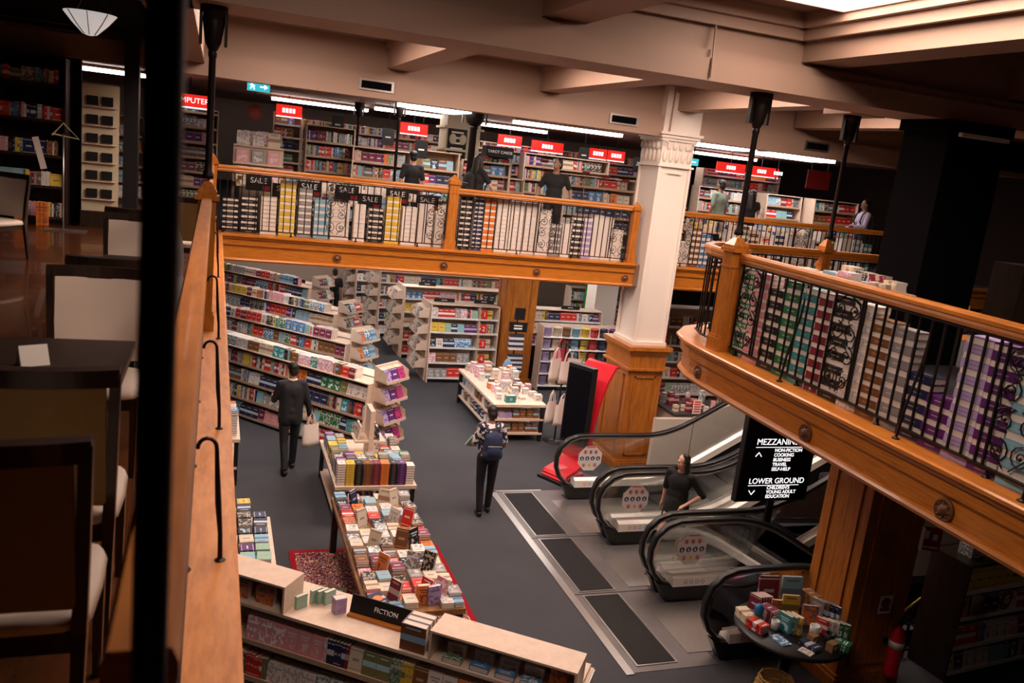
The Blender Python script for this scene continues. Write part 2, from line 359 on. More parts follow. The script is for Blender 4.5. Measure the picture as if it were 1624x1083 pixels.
m = MB(); m.tube([(4.3, 7.36, 6.95), (4.3, 7.3, 6.7), (4.28, 7.24, 6.45), (4.28, 7.22, 6.25)], .012, 6); m.build('ceiling_conduit', M['cream'], label='thin painted conduit running down the main ceiling beam', cat='conduit')
m = MB(); m.tube([(7.96, 14.58, 6.94), (7.95, 14.58, 6.5), (7.94, 14.56, 6.14)], .02, 6); m.build('downpipe', M['cream'], label='cream pipe dropping along the beam to the white column capital', cat='pipe')
# luminous panels in the coffers
def panel(x0, x1, y0, y1, z, label, mt='coffer', name='ceiling_light', fr='cream', cat='light'):
    r = empty(name, ((x0+x1)/2, (y0+y1)/2, z), label=label, cat=cat); a, b = (x1-x0)/2, (y1-y0)/2
    B('diffuser', M[mt], r, (-a+.03, a-.03, -b+.03, b-.03, -.05 if mt != 'back' else -.13, -.035))
    B('frame', M[fr], r, (-a, a, -b, -b+.03, -.06, 0), (-a, a, b-.03, b, -.06, 0), (-a, -a+.03, -b+.03, b-.03, -.06, 0), (a-.03, a, -b+.03, b-.03, -.06, 0), (-a+.03, a-.03, -b+.03, b-.03, -.03, 0))
    return r
panel(4.2, 5.18, 3.6, 6.66, 6.95, 'large glowing ceiling panel in the near coffer above the escalators')
panel(.4, 1.9, 9.3, 13.3, 6.95, 'glowing ceiling panel in the coffer behind the capped side newel')
panel(3.4, 4.9, 9.3, 13.3, 6.95, 'glowing ceiling panel in the middle coffer behind the main beam')
panel(6.1, 7.6, 9.3, 13.3, 6.95, 'glowing ceiling panel in the coffer before the white column')
panel(8.8, 10.2, 9.6, 13.0, 6.95, 'glowing ceiling panel in the coffer past the white column')
panel(.6, 1.7, 2.6, 5.0, 6.95, 'glowing ceiling panel above the handrail side of the atrium')
# vents on the far beam
def vent(x, label, y=14.61, z=6.24, w_=.5, h=.12):
    r = empty('air_vent', (x, y, z), label=label, cat='vent')
    B('frame', M['steel'], r, (-w_/2-.04, w_/2+.04, -.02, 0, -h/2-.03, -h/2), (-w_/2-.04, w_/2+.04, -.02, 0, h/2, h/2+.03), (-w_/2-.04, -w_/2, -.02, 0, -h/2, h/2), (w_/2, w_/2+.04, -.02, 0, -h/2, h/2))
    m = MB(); m.box(-w_/2, w_/2, -.008, 0, -h/2, h/2)
    for k in range(6): m.box(-w_/2, w_/2, -.016, -.01, -h/2+.02*k+.004, -h/2+.02*k+.012)
    m.build('grille', M['blackmat'], r)
vent(2.45, 'black slot air vent on the far beam above the sale railing'); vent(7.0, 'black slot air vent on the far beam beside the white column')
vent(11.3, 'dark air vent on the far beam past the white column')
# ---- white column with carved capital and oak pedestal
def panelled(mb, x0, x1, y0, y1, z0, z1, inset=.1, d=.02, m=0, sides='fl'):
    mb.box(x0, x1, y0, y1, z0, z1, m)
    w_ = .03
    for s in sides:
        if s == 'f':
            a, b = x0+inset, x1-inset
            for q in ((a, b, z1-inset-w_, z1-inset), (a, b, z0+inset, z0+inset+w_), (a, a+w_, z0+inset, z1-inset), (b-w_, b, z0+inset, z1-inset)): mb.box(q[0], q[1], y0-d, y0, q[2], q[3], m)
        if s == 'l':
            a, b = y0+inset, y1-inset
            for q in ((a, b, z1-inset-w_, z1-inset), (a, b, z0+inset, z0+inset+w_), (a, a+w_, z0+inset, z1-inset), (b-w_, b, z0+inset, z1-inset)): mb.box(x0-d, x0, q[0], q[1], q[2], q[3], m)
def pedestal(name, x0, x1, y0, y1, ztop, mt, label):
    m = MB(); panelled(m, x0+.06, x1-.06, y0+.06, y1-.06, .14, ztop-.42, .13)
    m.box(x0, x1, y0, y1, 0, .14); m.box(x0+.02, x1-.02, y0+.02, y1-.02, .14, .18)
    m.box(x0+.0, x1-.0, y0+.0, y1-.0, ztop-.44, ztop-.40); m.box(x0+.04, x1-.04, y0+.04, y1-.04, ztop-.40, ztop-.16)
    m.box(x0+.02, x1-.02, y0+.02, y1-.02, ztop-.16, ztop-.12); m.box(x0-.03, x1+.03, y0-.03, y1+.03, ztop-.07, ztop); m.box(x0, x1, y0, y1, ztop-.12, ztop-.07)
    return m.build(name, mt, kind='structure', label=label)
pedestal('column_white_pedestal', 7.03, 7.84, 13.15, 14.2, 2.324, M['oakz'], 'panelled oak pedestal under the white column')
m = MB(); x0, x1, y0, y1 = 7.86, 8.56, 14.62, 15.46
m.box(x0+.04, x1-.04, y0+.04, y1-.04, 2.03, 5.5)
for (a, b) in ((x0, y0), (x1-.05, y0), (x0, y1-.05), (x1-.05, y1-.05)): m.box(a, a+.05, b, b+.05, 2.03, 5.5)
m.box(x0-.02, x1+.02, y0-.02, y1+.02, 2.03, 2.1)
for z0, z1, e in ((5.5, 5.54, .03), (5.54, 5.98, -.01), (5.98, 6.03, .03), (6.03, 6.09, .06), (6.09, 6.14, .1), (6.14, 6.95, .04)): m.box(x0-e, x1+e, y0-e, y1+e, z0, z1)
for k in range(5):     # acanthus carving
    cx = x0+.09+k*.13
    m.ell((cx, y0+.0, 5.70), (.05, .035, .12), 8, 6); m.ell((cx+.06 if k < 4 else cx, y0, 5.89), (.045, .035, .08), 8, 6)
    cy_ = y0+.1+k*.16
    m.ell((x0, cy_, 5.70), (.035, .05, .12), 8, 6); m.ell((x0, cy_+.05, 5.89), (.035, .045, .08), 8, 6)
for a in (x0+.06, x1-.06):
    m.tube([(a+.05*math.cos(t)*(1-t/9), y0-.03, 5.93+.05*math.sin(t)*(1-t/9)) for t in [i*.5 for i in range(14)]], .012, 5)
m.box(x0+.2, x1-.2, y0-.01, y0, 5.38, 5.41)
m.build('column_white', M['cream2'], kind='structure')
pedestal('column_brown', 6.60, 7.50, 6.60, 7.42, 3.34, M['oakz'], 'tall panelled oak column')
m = MB(); m.box(7.16, 7.95, 7.18, 7.82, 3.6, 6.1); m.box(7.12, 8.0, 7.14, 7.86, 6.1, 6.22); st('column_black', m, M['blackmat'])
m = MB(); m.box(7.2, 7.85, 7.05, 7.1, 6.05, 6.09); m.build('light_strip', M['white'], label='slim pale strip lamp at the head of the black column', cat='light')
pedestal('column_oak_back', 6.5, 7.36, 18.55, 19.4, 3.34, M['oakz'], 'oak column behind the sock stand')
sbox('column_pale_back', M['cream2'], (9.75, 10.4, 20.6, 21.2, 0, 3.35))
m = MB(); m.box(4.95, 5.75, 19.5, 20.2, 3.6, 6.2); m.box(4.9, 5.8, 19.45, 20.25, 5.35, 5.4)
for k in range(3):
    m.ell((5.1+k*.24, 19.47, 5.62), (.09, .03, .12), 8, 6)
m.box(4.88, 5.82, 19.43, 20.27, 5.85, 5.9); st('column_mezzanine_back', m, M['creamold'])
# outer walls
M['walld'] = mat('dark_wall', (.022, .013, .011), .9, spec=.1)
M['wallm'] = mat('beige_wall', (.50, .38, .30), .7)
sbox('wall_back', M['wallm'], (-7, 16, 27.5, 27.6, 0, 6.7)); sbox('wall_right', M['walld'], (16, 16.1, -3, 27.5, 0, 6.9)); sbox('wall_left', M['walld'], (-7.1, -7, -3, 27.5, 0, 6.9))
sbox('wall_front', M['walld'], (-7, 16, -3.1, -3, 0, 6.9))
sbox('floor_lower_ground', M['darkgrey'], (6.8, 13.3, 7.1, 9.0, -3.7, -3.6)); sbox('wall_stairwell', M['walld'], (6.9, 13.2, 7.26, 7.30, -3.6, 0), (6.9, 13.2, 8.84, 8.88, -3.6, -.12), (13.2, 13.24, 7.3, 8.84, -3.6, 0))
# light under the mezzanine (ground floor shop)
for x, y, t in ((1.2, 14.9, 'the low spine-stack table end, added for brightness'), (3.9, 14.7, 'the open aisle, added for brightness'), (6.4, 15.4, 'the bag stand, added for brightness'), (1.5, 17.2, 'the front diagonal bookcases'), (5.2, 17.0, 'the gift table'), (1.5, 20.5, 'the third diagonal bookcase'), (4.6, 21.0, 'the aisle by the numbered shelves'), (8.6, 17.4, 'the tin shelves'), (8.4, 21.0, 'the pale back column'), (12, 18.5, 'the stationery shelves'), (1.5, 24.5, 'the rearmost diagonal bookcase'), (5.5, 25.0, 'the back wall')):  # table-end, aisle and bag-stand panels added to brighten shelves and floor
    panel(x-.6, x+.6, y-.15, y+.15, 3.34, 'hidden fluorescent panel on the shop ceiling over '+t, 'under')
# lights of the mezzanine shop
for i, (x0, x1, y0, y1, t) in enumerate(((3.3, 4.6, 16.2, 17.6, 'long bright light trough over the mezzanine book tables'), (.6, 2.8, 18.6, 18.9, 'dim light trough near the exit sign'), (9.4, 11.2, 16.4, 17.4, 'light trough over the person in the green shirt'),
                                          (12.0, 13.8, 17.0, 18.0, 'light trough before the red illuminated wall signs'), (6.2, 8.2, 21.5, 21.8, 'light trough over the last mezzanine bookcases'), (1.2, 3.6, 22.2, 22.5, 'light trough over the dark red fascia'), (12.2, 15.2, 22.2, 22.5, 'light trough over the far lit shelves'),
                                          (-2.6, -1.2, 19, 19.3, 'light trough in the passage behind the cafe'), (6.0, 8.6, 17.8, 18.1, 'light trough over the tarot rack'), (3.4, 5.4, 20.2, 20.5, 'light trough between the red fascia and the sale table'))):
    panel(x0, x1, y0, y1, 6.2, t, 'dim' if t.startswith('dim') else 'back', 'light_trough')
# ================================================================== BALUSTRADES
def spiral(cx, cz, r, a0, turns, sgn=1, n=14):
    return [(cx+r*(1-.75*i/n)*math.cos(a0+sgn*turns*2*PI*i/n), 0, cz+r*(1-.75*i/n)*math.sin(a0+sgn*turns*2*PI*i/n)) for i in range(n+1)]
def scroll_mesh(w_, h):
    m = MB(); r = w_*.24
    for s in (-1, 1):
        for cz in (.16*h, .40*h, .62*h, .84*h):
            up = 1 if cz > .3*h and cz < .5*h or cz > .8*h else -1
            m.tube(spiral(s*r*1.05, cz, r, PI/2 if s > 0 else PI/2, 1.35, -s*up), .006, 5)
            m.ell((s*r*1.05, 0, cz), (.014, .012, .014), 6, 4)
        m.tube([(s*.01, 0, .98*h), (s*r*1.9, 0, .92*h), (s*r*1.9, 0, .86*h), (s*r*.4, 0, .73*h), (s*r*1.9, 0, .6*h), (s*r*1.7, 0, .5*h), (s*r*.3, 0, .5*h), (s*r*1.9, 0, .38*h), (s*r*1.9, 0, .2*h), (s*r*.3, 0, .04*h)], .006, 5)
    m.box(-w_/2-.008, -w_/2+.008, -.008, .008, 0, h); m.box(w_/2-.008, w_/2+.008, -.008, .008, 0, h)
    return m.data('scroll_panel', [M['iron']])
SCR = scroll_mesh(.36, .90)
mb_ = MB(); mb_.box(-.0075, .0075, -.0075, .0075, 0, .93); BAL = mb_.data('baluster', [M['iron']])
def hand_prof(zt, k=1): return [(a*k, b) for a, b in [(-.05, zt-.02), (-.04, zt), (.04, zt), (.05, zt-.02), (.05, zt-.045), (.035, zt-.055), (.04, zt-.075), (.03, zt-.1), (-.03, zt-.1), (-.04, zt-.075), (-.035, zt-.055), (-.05, zt-.045)]]
def balustrade(path, label, group=None, ztop=4.70, sp=.115, scrolls=(), oak='oakx', zb=3.66, maxn=99, hk=1):
    root = empty('balustrade', (0, 0, 0), label=label, cat='railing', group=group)
    p = [Vector(q) for q in path]
    root.location = (p[0].x, p[0].y, ZS); L0 = Vector((p[0].x, p[0].y, ZS))
    def put(o):
        o.parent = root; o.location = Vector(o.location)-L0
    m = MB(); m.sweep(hand_prof(ztop, hk), path); put(m.build('handrail', M[oak]))
    m = MB(); m.sweep([(-.018, zb), (-.018, zb+.014), (.018, zb+.014), (.018, zb)], path); put(m.build('bottom_rail', M['iron']))
    m = MB(); m.sweep([(-.02, ztop-.125), (-.02, ztop-.108), (.02, ztop-.108), (.02, ztop-.125)], path); put(m.build('top_rail', M['iron']))
    seg = [(p[i], p[i+1], (p[i+1]-p[i]).length) for i in range(len(p)-1)]; tot = sum(s[2] for s in seg)
    def at(d):
        for a, b, l in seg:
            if d <= l or (a, b, l) == seg[-1]: return a+(b-a)*min(1, d/l), math.atan2(b.y-a.y, b.x-a.x)
            d -= l
    n = 0; d = .05; h = ztop-.11-zb
    occ = [(s-.19, s+.19) for s in scrolls]
    while d < tot-.03 and n < maxn:
        if not any(a < d < b for a, b in occ):
            q, an = at(d); o = bpy.data.objects.new('baluster', BAL); COL.objects.link(o); o.location = (q.x, q.y, zb); o.rotation_euler = (0, 0, an); o.scale = (1, 1, h/.93); put(o); n += 1
        d += sp
    for s in scrolls:
        q, an = at(s); o = bpy.data.objects.new('scroll_panel', SCR); COL.objects.link(o); o.location = (q.x, q.y, zb+.01); o.rotation_euler = (0, 0, an); o.scale = (1, 1, h/.9); put(o)
    d = .12; k = 0
    while d < tot:
        q, an = at(d); m = MB(); m.lathe([(.028, 0), (.028, .008), (.012, .02), (.012, .065)], 8); o = m.build('foot', M['iron'], loc=(q.x, q.y, ZS)); put(o); d += 1.1
    return root
def newel(x, y, label, ztop=4.84, w_=.15, oak='oakz', stay=False):
    r = empty('newel_post', (x, y, ZS), label=label, cat='newel post'); h = ztop-ZS; a = w_/2
    m = MB(); m.box(-a-.02, a+.02, -a-.02, a+.02, 0, .14); m.box(-a-.01, a+.01, -a-.01, a+.01, .14, .17); m.box(-a, a, -a, a, .17, h-.16); m.box(-a-.008, a+.008, -a-.008, a+.008, h-.32, h-.30)
    m.build('shaft', M[oak], r)
    m = MB(); m.box(-a-.025, a+.025, -a-.025, a+.025, h-.16, h-.12); m.box(-a-.005, a+.005, -a-.005, a+.005, h-.12, h-.09)
    b = a+.005
    m.mesh([(-b, -b, h-.09), (b, -b, h-.09), (b, b, h-.09), (-b, b, h-.09), (-.03, -.03, h-.015), (.03, -.03, h-.015), (.03, .03, h-.015), (-.03, .03, h-.015)], [(0, 1, 5, 4), (1, 2, 6, 5), (2, 3, 7, 6), (3, 0, 4, 7), (4, 5, 6, 7)])
    m.lathe([(.03, h-.015), (.022, h), (.0, h+.01)], 8); m.build('cap', M[oak], r)
    return r
def iron_post(x, y, z0, z1, r, label, cap=True):
    o = empty('iron_post', (x, y, z0), label=label, cat='post'); h = z1-z0
    m = MB(); m.lathe([(r*1.6, 0), (r*1.6, .03), (r*1.1, .07), (r, .12), (r, h-.40), (r*1.25, h-.38), (r*1.25, h-.35), (r, h-.33)], 14); m.build('shaft', M['iron'], o)
    m = MB()
    if cap: m.lathe([(r, h-.35), (r*2.2, h-.28), (r*3.0, h-.12), (r*2.9, h-.06), (r*3.8, h-.05), (r*3.8, h)], 14)
    else: m.lathe([(r, h-.34), (r*1.3, h-.3), (r*1.3, h)], 14)
    if cap:
        for s in (-1, 1): m.box(s*r*3.4-.012, s*r*3.4+.012, -.03, .03, h-.3, h-.05)
    m.build('capital', M['iron'], o); return o
# far railing
newel(-.05, 14.95, 'corner oak newel where the side rail meets the far railing', 4.86)
balustrade([(.03, 14.95), (3.92, 14.95)], 'far railing with iron scrollwork before the sale stacks, from corner to middle newel', scrolls=(1.95, 3.72))
newel(4.02, 14.95, 'tall middle newel of the far railing beside black-clad browsers', 4.92, .17)
balustrade([(4.12, 14.95), (7.6, 14.95)], 'far railing between the middle newel and the white column', scrolls=(1.78, 3.27))
newel(7.69, 14.95, 'end newel of the far railing against the white column', 4.78, .13)
balustrade([(8.7, 14.95), (13.9, 14.95)], 'railing past the white column, darker wood, coloured books behind', scrolls=(.12, 2.9))
newel(13.98, 14.95, 'end newel of the railing past the white column', 4.78, .12)
# side railing under the camera
balustrade([(-.060, .93), (-.060, 7.42)], 'side handrail running from the black post beside the cafe chairs', ztop=4.72, oak='oaky', sp=.14, hk=.84)
newel(-.055, 7.55, 'oak newel with pyramid cap carrying the slim black post', 4.86, .14)
balustrade([(-.060, 7.68), (-.060, 14.83)], 'side handrail from the capped newel to the far corner', ztop=4.72, oak='oaky', sp=.14, hk=.84)
newel(-.075, .78, 'oak newel below the thick blurred black post', 4.45, .13)
def stay(x, y, dirx, label, zc=4.08):
    m = MB(); s = dirx
    pts = [(0, 0, 0), (s*-.004, 0, .12), (s*-.016, 0, .25), (s*-.03, 0, zc-ZS)]
    m.tube(pts, [.010, .009, .012, .008], 6)
    m.tube([(s*(-.065+.035*math.cos(t)), 0, zc-ZS+.04*math.sin(t)) for t in [i*.4 for i in range(9)]], .008, 6)
    m.lathe([(.022, 0), (.022, .006), (.01, .012)], 8)
    m.build('railing_stay', M['iron'], loc=(x, y, ZS), label=label, cat='bracket')
for y, t in ((3.32, 'second'), (4.94, 'third'), (7.2, 'fourth'), (10.3, 'fifth'), (12.4, 'last')): stay(.075, y, 1, 'curled iron stay on the oak ledge, %s one along the side handrail' % t)
# near balcony on the far side of the atrium
NZ = 4.64
newel(5.06, 7.52, 'large oak newel at the rounded end of the near balcony', 4.80, .17)
balustrade([(5.10, 7.40), (5.04, 6.4), (4.98, 5.4), (4.89, 4.0), (4.80, 2.6), (4.7, 1.2)], 'near balcony railing with scroll panels before striped book stacks', ztop=NZ, oak='oaky', scrolls=(.2, 1.72, 3.55), sp=.125)
balustrade([(5.08, 7.64), (5.12, 8.0), (5.24, 8.32), (5.5, 8.6), (5.9, 8.76), (6.3, 8.8), (7.12, 8.8)], 'curved railing round the end of the near balcony', ztop=NZ, oak='oakx', sp=.12)
newel(7.22, 8.8, 'slender oak newel carrying the second slim post beside the black column', 4.78, .12)
balustrade([(7.32, 8.8), (8.25, 8.8)], 'short balcony railing ending behind the black column', ztop=NZ, oak='oakx')
for y, x in ((6.3, 4.93), (4.75, 4.84), (3.6, 4.76)):
    m = MB(); m.tube([(0, 0, 0), (.03, .0, .25), (.10, .0, .6), (.13, 0, .9)], .011, 6); m.lathe([(.03, 0), (.03, .01), (.012, .02)], 8)
    m.build('railing_stay', M['iron'], loc=(x, y, ZS), label='raking iron stay bracing the near balcony railing, %s' % {6.3: 'the one above the direction screen', 4.75: 'the one amid the purple stacks', 3.6: 'the one before the maroon stacks'}[y], cat='bracket')
iron_post(-.055, 7.55, 4.87, 6.22, .028, 'slim black iron post on the capped side newel')
iron_post(5.08, 7.55, 4.81, 6.22, .030, 'slim black iron post on the large balcony newel')
iron_post(7.24, 8.8, 4.79, 6.28, .028, 'slim black iron post on the slender newel near the black column')
m = MB(); m.box(7.0, 7.5, 8.55, 9.05, 6.28, 6.95); st('ceiling_block', m, M['cream'])
iron_post(-.0435, .80, 4.30, 6.22, .0165, 'thick blurred black iron post in front of the cafe chairs', cap=False)
iron_post(3.4, 17.3, 3.6, 6.2, .03, 'thin black post in the mezzanine shop beside the sale table')
iron_post(3.1, 20.6, 3.6, 6.2, .03, 'farther thin black post among the mezzanine bookcases')
iron_post(4.75, 16.6, 3.6, 6.2, .07, 'thick black post with flared capital behind the long-haired browser')
# ================================================================== ESCALATORS
ICON = {'navy': mat('sign_navy', (.03, .035, .14), .5), 'red': mat('sign_red', (.65, .04, .04), .5), 'yel': mat('sign_yellow', (.8, .5, .03), .5), 'blue': mat('sign_blue', (.08, .22, .55), .5), 'wht': mat('sign_white', (.74, .68, .66), .5)}
def disc(mb, x, z, r, m, y=-.001, n=14): mb.mesh([(x+r*math.cos(2*PI*k/n), y, z+r*math.sin(2*PI*k/n)) for k in range(n)], [tuple(range(n))], m)
def ring(mb, x, z, r, t, m, y=-.0015, n=14):
    V = [(x+q*math.cos(2*PI*k/n), y, z+q*math.sin(2*PI*k/n)) for q in (r, r-t) for k in range(n)]
    mb.mesh(V, [(k, (k+1) % n, n+(k+1) % n, n+k) for k in range(n)], m)
def octa_sign(parent, x, y, z):
    mats = [ICON['wht'], ICON['navy'], ICON['red'], ICON['yel'], M['black']]
    m = MB(); R = .225
    P = [(R*math.cos(PI/8+k*PI/4), R*math.sin(PI/8+k*PI/4)) for k in range(8)]
    m.mesh([(a, 0, b) for a, b in P]+[(a, .004, b) for a, b in P], [tuple(range(8))]+[tuple(range(15, 7, -1))]+[(k, (k+1) % 8, 8+(k+1) % 8, 8+k) for k in range(8)])
    m.box(-.08, .08, -.002, -.0005, .185, .2, 2)
    for k in range(3):
        cx = -.095+.095*k
        ring(m, cx, .11, .034, .007, 2); m.box(cx-.012, cx+.012, -.0012, -.001, .09, .13, 4); m.mesh([(cx-.024, -.002, .132), (cx-.019, -.002, .137), (cx+.024, -.002, .088), (cx+.019, -.002, .083)], [(0, 1, 2, 3)], 2)
    for k in range(4):
        cx = -.145+.097*k; disc(m, cx, .0, .037, 1, -.001); m.ell((cx, -.002, .012), (.008, .001, .008), 6, 4, 0); m.box(cx-.012, cx+.012, -.0025, -.0015, -.022, .004, 0)
    for cx in (-.1, .1):
        ring(m, cx, -.115, .034, .007, 2); m.box(cx-.01, cx+.01, -.0012, -.001, -.135, -.098, 4); m.mesh([(cx-.024, -.002, -.093), (cx-.019, -.002, -.088), (cx+.024, -.002, -.137), (cx+.019, -.002, -.142)], [(0, 1, 2, 3)], 2)
    m.mesh([(-.035, -.001, -.14), (.035, -.001, -.14), (0, -.001, -.08)], [(0, 1, 2)], 3); m.box(-.003, .003, -.002, -.0015, -.125, -.1, 4)
    return m.build('safety_sign', mats, parent, loc=(x, y, z))
def escalator(y0, y1, up, label, x1=13.2, signs=(0, 1), clad=False):
    X0 = 5.62; r = empty('escalator', (X0, (y0+y1)/2, 0), label=label, cat='escalator'); k = .56*(1 if up else -1); xs = 1.25 if up else .85
    def fl(x):   # floor line, local x
        if x < xs: return 0
        if x < xs+.9: return k*(x-xs)**2/1.8
        return k*(x-xs-.45)
    L = x1-X0 if up else 6.8
    xsn = [-.02, .3, .6, xs] + [xs+.15*i for i in range(1, 7)] + [L]
    for i, yc in enumerate(((y0-(y0+y1)/2), (y1-(y0+y1)/2))):
        hp = [(.10, yc, .20), (-.06, yc, .26), (-.18, yc, .38), (-.255, yc, .55), (-.26, yc, .72), (-.20, yc, .90), (-.08, yc, 1.02), (.10, yc, 1.08)]+[(x, yc, 1.09+fl(x)) for x in xsn[1:]]
        m = MB()
        for q, e in ((-.022, 0), (.022, 0), (0, 0)): m.tube([(a, b+q, c) for a, b, c in hp], .028, 8)
        m.build('handrail', M['rubber'], r)
        m = MB(); m.tube([(a+.035*(1 if a < 0 else 0), b, c-(.045 if j > 4 else -.0)) for j, (a, b, c) in enumerate(hp)], .020, 6); m.build('handrail_track', M['steel'], r)
        g = MB(); top = [(a, c) for a, b, c in hp][1:]; n = len(top)
        fr = [(a+(.03 if a < 0 else 0), c-.03) for a, c in top]; bot = [(max(a, .0)+.0, fl(max(a, 0))+.34) for a, c in top]
        V = [(a, yc-.006, c) for a, c in fr]+[(a, yc-.006, c) for a, c in bot]+[(a, yc+.006, c) for a, c in fr]+[(a, yc+.006, c) for a, c in bot]
        Fq = []
        for j in range(n-1): Fq += [(j, j+1, n+j+1, n+j), (2*n+j+1, 2*n+j, 3*n+j, 3*n+j+1)]
        Fq += [tuple([n-1, 2*n-1, 4*n-1, 3*n-1])]
        g.mesh(V, Fq); g.build('glass_panel', M['glass'], r)
        d = MB()
        pr = [(yc-.10, .22), (yc-.085, .33), (yc-.015, .36), (yc+.015, .36), (yc+.085, .33), (yc+.10, .22)]
        xd = [.08]+[x for x in xsn if x > .2]; n = len(pr)
        V = [(x, a, b+fl(x)) for x in xd for a, b in pr]
        d.mesh(V, [(q*n+j, (q+1)*n+j, (q+1)*n+(j+1) % n, q*n+(j+1) % n) for q in range(len(xd)-1) for j in range(n)]+[tuple(range(n)), tuple((len(xd)-1)*n+j for j in range(n))[::-1]])
        d.build('deck', M['deck'], r)
        d = MB()   # black skirt and foot box under the deck
        pr = [(yc-.085, -.12 if up else -.5), (yc-.085, .22), (yc+.085, .22), (yc+.085, -.12 if up else -.5)]; n = 4
        V = [(x, a, max(b+fl(x), 0) if up else b+fl(x)) for x in xd for a, b in pr]
        if up:
            V = [(x, a, (0 if x < xs+.8 else fl(x)-.35) if b < 0 else b+fl(x)) for x in xd for a, b in pr]
        else: V = [(x, a, (0.0 if x < xs else fl(x)-.5) if b < 0 else b+fl(x)) for x in xd for a, b in pr]
        d.mesh(V, [(q*n+j, (q+1)*n+j, (q+1)*n+(j+1) % n, q*n+(j+1) % n) for q in range(len(xd)-1) for j in range(n)]+[tuple(range(n)), tuple((len(xd)-1)*n+j for j in range(n))[::-1]])
        d.mesh([(-.12, yc-.06, .26), (-.12, yc+.06, .26), (.02, yc-.06, 0), (.02, yc+.06, 0), (.1, yc-.085, .22), (.1, yc+.085, .22), (.1, yc-.085, 0), (.1, yc+.085, 0)], [(0, 1, 3, 2), (0, 4, 5, 1), (0, 2, 6, 4), (1, 5, 7, 3)])
        d.build('skirt', M['black'], r)
        if signs[i]: octa_sign(r, .33, yc-.012, .69)
        m = MB()   # little pictograms on the deck end
        for q, c in enumerate((1, 0, 0, 0)):
            for rr, tt in ((.028, .008),):
                cx = .26+.085*q; nn = 12
                V = [(cx+s*math.cos(2*PI*j/nn), yc-.0955-.001-(.0), .275+s*.9*math.sin(2*PI*j/nn)) for s in (rr, rr-tt) for j in range(nn)]
                V = [(a, yc-.10-.002+(c_-.22)*.136, c_) for a, b, c_ in V]
                m.mesh(V, [(j, (j+1) % nn, nn+(j+1) % nn, nn+j) for j in range(nn)], c)
        if i == 1 or True: m.build('pictogram', [ICON['blue'], ICON['red']], r)
    a, b = y0-(y0+y1)/2+.11, y1-(y0+y1)/2-.11
    a, b = min(a, b), max(a, b)
    m = MB(); m.box(-.3, .95, a+.0, b, .001, .014); 
    for q in range(22): m.box(.95, 1.05, a+q*(b-a)/22+.004, a+(q+1)*(b-a)/22-.012, .001, .02)
    m.build('comb_plate', M['steel'], r)
    x = 1.05; sm = None
    while x < L-.5:
        z = fl(x+.2); 
        o = MB(); h = .2
        o.box(0, .4, a, b, -h, -.012); o.box(-.01, 0, a, b, -h, -.02)
        if x < 4:
            for q in range(18): o.box(.005, .395, a+q*(b-a)/18+.006, a+(q+1)*(b-a)/18-.012, -.012, 0)
        o.build('step', M['darkgrey'], r, loc=(x, 0, z+.01)); x += .4
    if clad:
        m = MB(); yb = a-.11-.10
        for (xa, xb) in ((1.9, 3.0), (3.02, 4.2), (4.22, 5.4), (5.42, L)):
            m.mesh([(xa, yb, 0), (xb, yb, 0), (xb, yb, fl(xb)-.36), (xa, yb, max(.02, fl(xa)-.36)), (xa, yb+.04, 0), (xb, yb+.04, 0), (xb, yb+.04, fl(xb)-.36), (xa, yb+.04, max(.02, fl(xa)-.36))], [(0, 1, 2, 3), (4, 7, 6, 5), (0, 3, 7, 4), (1, 5, 6, 2), (3, 2, 6, 7), (0, 4, 5, 1)])
        m.build('side_cladding', M['clad'], r)
    return r
escalator(10.55, 11.98, True, 'escalator rising beside the red display stand, glass sides with safety signs')
escalator(8.95, 10.33, True, 'middle escalator the woman in black is stepping away from', clad=True)
escalator(7.42, 8.72, False, 'escalator going down next to the round book table')
# cladding wall beyond the escalators
m = MB()
for (xa, xb, za, zb) in ((7.53, 8.3, 1.12, 1.12), (8.32, 9.6, 1.12, 1.6), (9.62, 11, 1.6, 2.3), (11.02, 13, 2.3, 3.1)):
    m.mesh([(xa, 12.75, 0), (xb, 12.75, 0), (xb, 12.75, zb), (xa, 12.75, za), (xa, 12.85, 0), (xb, 12.85, 0), (xb, 12.85, zb), (xa, 12.85, za)], [(0, 1, 2, 3), (4, 7, 6, 5), (0, 3, 7, 4), (1, 5, 6, 2), (3, 2, 6, 7), (0, 4, 5, 1)])
m.box(7.53, 13, 12.7, 12.75, .0, .12)
st('wall_escalator', m, M['clad'])
# metal landing with three grate mats
m = MB()
for (ya, yb) in ((7.28, 8.95), (8.97, 10.57), (10.59, 12.3)):
    m.box(4.46, 5.58, ya, yb, .0, .006)
m.box(5.58, 7.0, 12.12, 12.3, 0, .006)
st('floor_landing', m, M['plate'])
m = MB(); m.box(4.40, 4.50, 7.25, 12.32, .006, .012); m.box(4.40, 5.3, 12.27, 12.33, .006, .012); st('trim_6', m, M['steel'])
for (ya, yb, t) in ((10.66, 12.2, 'ribbed black floor grate at the red stand end of the landing'), (9.03, 10.52, 'ribbed black floor grate, the middle of the three on the landing'), (7.40, 8.90, 'ribbed black floor grate next to the round book table')):
    r = empty('floor_grate', (4.85, (ya+yb)/2, .006), label=t, cat='grate', group=None); h = (yb-ya)/2
    B('mat', M['blackmat'], r, (-.24, .24, -h, h, 0, .006)); m = MB()
    for q in range(24): m.box(-.235+q*.02, -.228+q*.02, -h+.01, h-.01, .006, .010)
    m.build('rib', M['darkgrey'], r)
    B('frame', M['steel'], r, (-.26, -.24, -h-.02, h+.02, 0, .009), (.24, .26, -h-.02, h+.02, 0, .009), (-.24, .24, -h-.02, -h, 0, .009), (-.24, .24, h, h+.02, 0, .009))
